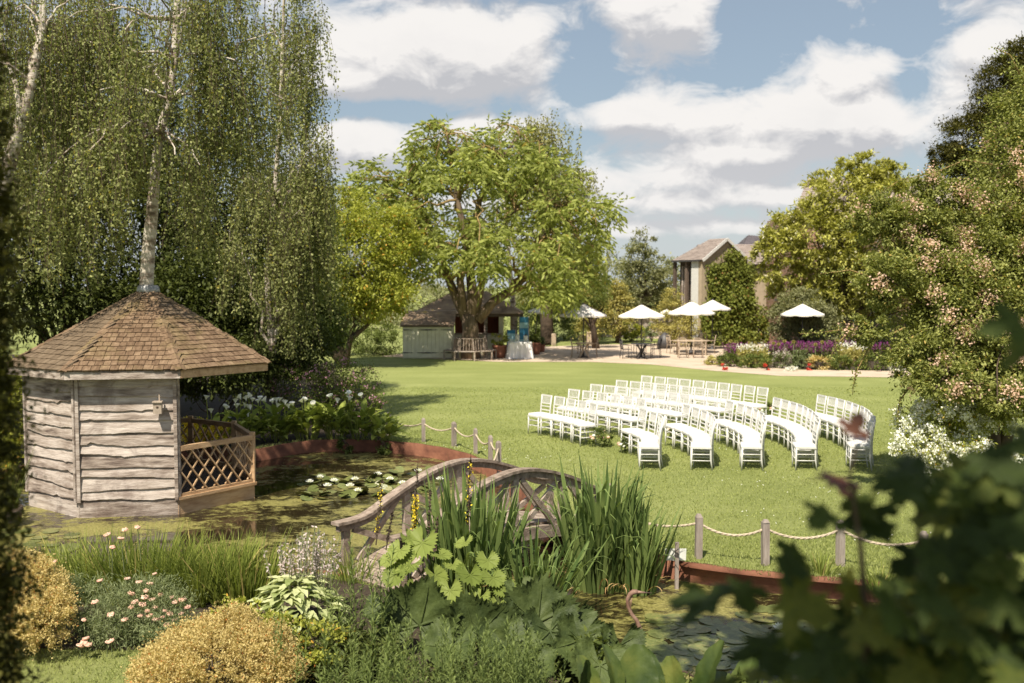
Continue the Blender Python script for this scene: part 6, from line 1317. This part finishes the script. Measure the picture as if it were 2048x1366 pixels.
lilies('water lily pads crowding the left part of the small pond', rp_(62, 1300, 1480, 1225, 1335), 0, [], .15, .05)
lilies('water lily pads in the right part of the small pond', rp_(58, 1480, 1760, 1215, 1345), 0, [(1560, 1262)], .15, .05)
lilies('dark floating leaves left of the summerhouse base', rp_(36, 0, 150, 1055, 1120), 0, [], .13, .03)
# tub at the left margin of the pond
p = G(14, 1052, -.23); t = thing('wooden_tub', 'weathered wooden tub of rushes in the water left of the summerhouse', 'tub', p); b = Mb(); b.lathe([(.17, 0), (.23, .2), (.24, .3), (.21, .3), (.2, .25)], 18); b.build('barrel', M['darkwood'], t)
for z in (.08, .22): b = Mb(); b.lathe([(.2+.2*(z-.05), z), (.21+.2*(z-.05), z+.03)], 18, caps=False); b.build('hoop', M['iron'], t)
sedge('tall thin rushes growing from the wooden tub', (p.x, p.y, .05), 60, .15, .15, 1.0, .012, leaf='midleaf', group=None)

# =============== lawn detail
def scatter(poly_px, n, h, w_, name, mt, dmax, kind='stuff', pw=1.0):
    P = []
    while len(P) < n:
        D_ = 7.6+(dmax-7.6)*R.random()**pw; x = R.uniform(-.56, .56)*D_; P.append((x, D_))
    P = np.array(P); ok = np.array([not inside(x, y, pond2) for x, y in P]); P = P[ok]
    ok = np.array([not inside(x, y, soil2) and not inside(x, y, back2) for x, y in P]); P = P[ok]; return P
def inside(x, y, poly):
    c = False; n = len(poly); j = n-1
    for i in range(n):
        xi, yi = poly[i]; xj, yj = poly[j]
        if (yi > y) != (yj > y) and x < (xj-xi)*(y-yi)/(yj-yi)+xi: c = not c
        j = i
    return c
def inside_np(P, poly):
    c = np.zeros(len(P), bool); n = len(poly); j = n-1; x, y = P[:, 0], P[:, 1]
    for i in range(n):
        xi, yi = poly[i]; xj, yj = poly[j]
        if yi != yj: c ^= ((yi > y) != (yj > y)) & (x < (xj-xi)*(y-yi)/(yj-yi)+xi)
        j = i
    return c
pond2 = [(p.x*1.0, p.y) for p in pond]; soil2 = [(p[0], p[1]) for p in soil]; back2 = [(p[0], p[1]) for p in back]
def grass(n, d0, d1, pw, h, w_):
    D_ = d0+(d1-d0)*rng.random(n)**pw; x = rng.uniform(-.56, .56, n)*D_; P = np.stack([x, D_], 1)
    m = ~(inside_np(P, pond2) | inside_np(P, soil2) | inside_np(P, back2)); P = P[m]; n = len(P)
    A = rng.normal(size=(n, 3))*.45; A[:, 2] = 1; L = h*(.6+.7*rng.random(n)); lf.add(np.c_[P, np.zeros(n)], A, L, w_*(1+P[:, 1]/18))
lf = Lf(); grass(70000, 7.8, 14, .9, .045, .006); grass(120000, 11, 24, 1.0, .035, .007); grass(60000, 20, 34, 1.0, .03, .010)
# longer fringe on the rim
fr = []
for i in range(len(pond)):
    p, q = pond[i], pond[(i+1) % len(pond)]
    if p.y < 12.0 and p.x < 1 or p.x < -6: continue
    o = (p-Vector((-1, 15, 0))).normalized()
    for _ in range(int((q-p).length*170)): c = p.lerp(q, R.random())+o*(.09+abs(R.gauss(0, .10))); fr.append((c.x, c.y, 0))
fr = np.array(fr); A = rng.normal(size=(len(fr), 3))*.5; A[:, 2] = 1; lf.add(fr, A, .08*(.6+.8*rng.random(len(fr))), .007)
lf.build('grass_blades', M['blade'], None, kind='stuff')
L1 = Lf(); n = 800; D_ = rng.uniform(11, 22, n); x = rng.uniform(-.1, .5, n)*D_; P = np.stack([x, D_], 1); cl = np.sin(x*1.3+D_)*np.cos(D_*.9) > .25; m = ~(inside_np(P, pond2)) & cl; P = P[m]; P = np.c_[P, np.full(len(P), .04)]
for k in range(3): L1.add(P, rng.normal(size=P.shape)*.6+np.array([0, 0, .3]), .017, .015)
L1.build('clover_flowers', M['lily'], None, kind='stuff')
# fallen petals / flower posies at the row ends
def posy(lab, px, py, s=1.0):
    c = G(px, py); t = thing('flower_posy', lab, 'flowers', c, 0, 'flower arrangements along the chair aisle'); lf, _ = cloud([(np.array([0, 0, .18*s]), np.array([.22*s, .18*s, .2*s]))], 500, .07); lf.build('greenery', M['midleaf'], t, kind='stuff')
    lf, _ = cloud([(np.array([.0, 0, .34*s]), np.array([.1*s, .1*s, .24*s]))], 160, .06); lf.build('tall_sprigs', M['yarrow'], t, kind='stuff')
    for k in range(9):
        d = Vector((R.gauss(0, 1), R.gauss(0, 1)-.6, R.random())).normalized(); p = Vector((d.x*.2*s, d.y*.18*s, .18*s+d.z*.18*s)); b = Mb(); b.lathe([(.001, -.03), (.035, -.01), (.042, .01), (.025, .03), (.001, .035)], 9, p); b.build('bloom', M['rosef'] if k % 3 else M['lily'], t)
posy('pink and white posy at the front left row end by the aisle', 1200, 893, 1.0)
posy('pink and white posy at the front of the right block aisle end', 1250, 905, .8)
posy('flower posy at the aisle between the back rows', 1533, 835, 1.0)
posy('flower posy behind the second right row', 1345, 878, .7)

# =============== near maple at the right
def mapleleaf(seed, mt):
    rr = random.Random(seed); out_ = [(0, 0), (.10, .02), (.30, -.10), (.34, -.02), (.26, .10), (.48, .14), (.62, .12), (.60, .24), (.74, .34), (.58, .40), (.56, .50), (.34, .42), (.26, .46), (.30, .60), (.38, .74), (.26, .76), (.20, .90), (.10, .94), (0, 1.12)]
    pts = [(x*(1+rr.uniform(-.07, .07)), y+rr.uniform(-.02, .02)) for x, y in out_]; full = pts+[(-x, y) for x, y in pts[-2:0:-1]]
    b = Mb(); c = (0, .32); vs = [(c[0], c[1], .0)]; 
    def zf(x, y): return -.10*abs(x)**1.5+.05*math.sin(x*9)*math.cos(y*8)-.10*(y-.3)**2
    inner = [((x+c[0])*.5, (y+c[1])*.5) for x, y in full]; n = len(full)
    vs += [(x, y, zf(x, y)+.012) for x, y in inner]+[(x, y, zf(x, y)) for x, y in full]
    fs = [(0, 1+k, 1+(k+1) % n) for k in range(n)]+[(1+k, 1+n+k, 1+n+(k+1) % n, 1+(k+1) % n) for k in range(n)]
    b.add(vs, fs, True); b.tube([(0, 0, 0), (0, -.25, -.03), (0, -.6, -.12)], [.012, .010, .010], 4, caps=False)
    return b.mesh('leaf', mt)
ML = [mapleleaf(i, M['maple']) for i in range(3)]; MR = [mapleleaf(9, M['mapler'])]
mb_ = Vector((2.6, 2.3, 0)); mp = thing('maple', 'dark blurred maple with large lobed leaves close to the lens at lower right', 'maple tree', mb_)
def mleaf(px, py, D_, s, face=None, roll=None, red=False):
    p = W(px, py, D_)-mb_; f = Vector(face or (R.gauss(0, .35), -.55+R.gauss(0, .3), .8)); o = setleaf((MR if red else ML)[R.randrange(1 if red else 3)], mp, (0, 0, 0), p, f, R.uniform(-1.3, 1.3) if roll is None else roll, s); return p
tw = Mb()
stm = [((1640, 2200), (1735, 1290), (1722, 1100), (1700, 950), (1712, 895)), ((1900, 2200), (1860, 1400), (1835, 1150), (1840, 960)), ((2100, 2200), (2000, 1400), (1960, 1100), (1990, 900)), ((1500, 2000), (1555, 1500), (1580, 1300), (1600, 1200)), ((2200, 2000), (2150, 1200), (2080, 800), (2060, 620))]
for k, s in enumerate(stm): tw.tube([tuple(W(x, y, 2.1+k*.1)-mb_) for x, y in s], [.013, .009, .006, .004, .003][:len(s)], 6, caps=False)
mleaf(1700, 870, 2.1, .055, (0, -1, .2), 2.6, True); mleaf(1650, 960, 2.1, .09, (.2, -.25, 1), 1.1, True)
for x, y, s in ((1765, 945, .10), (1700, 985, .09), (1800, 960, .10), (1660, 1020, .075), (1720, 1012, .11), (1780, 1060, .10), (1600, 1100, .08), (1440, 1205, .13), (1560, 1190, .12), (1620, 1260, .13), (1520, 1270, .13), (1680, 1160, .10), (1850, 920, .12), (1900, 930, .13), (1960, 900, .12), (2030, 870, .13), (2030, 680, .10), (2045, 640, .08), (1480, 1160, .09), (1400, 1170, .06), (1555, 1130, .07)): mleaf(x, y, R.uniform(1.9, 2.3), s)
for _ in range(120): mleaf(R.uniform(1810, 2130), R.uniform(1160, 1420), R.uniform(2.0, 3.2), R.uniform(.09, .13))
for _ in range(150):
    x = R.uniform(1660, 2130); y = R.uniform(1010+max(0, 1930-x)*.95, 1400)
    mleaf(x, y, R.uniform(1.8, 2.9), R.uniform(.07, .115))
for _ in range(22): mleaf(R.uniform(1420, 1700), R.uniform(1320+R.random()*60, 1430), R.uniform(1.8, 2.6), R.uniform(.07, .11))
for _ in range(34): mleaf(R.uniform(1900, 2130), R.uniform(930, 1040), R.uniform(1.9, 3), R.uniform(.08, .13))
tw.build('twigs', M['barkd'], mp, kind='stuff')
# the maple's main trunk and the crown above the view, which shades the near planting
b = Mb(); b.tube([(.9, -.3, 0), (1.0, 0, 2.2), (.7, .8, 4.4), (-.2, 2.2, 6.4), (-1.4, 3.3, 7.2)], [.17, .14, .11, .07, .03], 10); b.tube([(1.0, 0, 2.2), (1.6, .6, 3.4), (1.9, 1.4, 4.2)], [.09, .06, .02], 8); b.build('trunk', M['barkd'], mp)
lf, _ = cloud([(np.array([2.2, 5.2, 7.4]), np.array([1.7, 1.3, .9])), (np.array([.9, 5.3, 7.5]), np.array([1.3, 1.0, .8])), (np.array([4.2, 4.6, 6.9]), np.array([2.0, 1.6, 1.2])), (np.array([5.0, 3.0, 5.0]), np.array([1.6, 1.5, 1.6])), (np.array([1.0, .1, 6.6]), np.array([1.5, 1.1, .7]))], 11500, .17, asp=.8, shell=.1); lf.build('crown', M['darkleaf'], mp, mb_, kind='stuff')
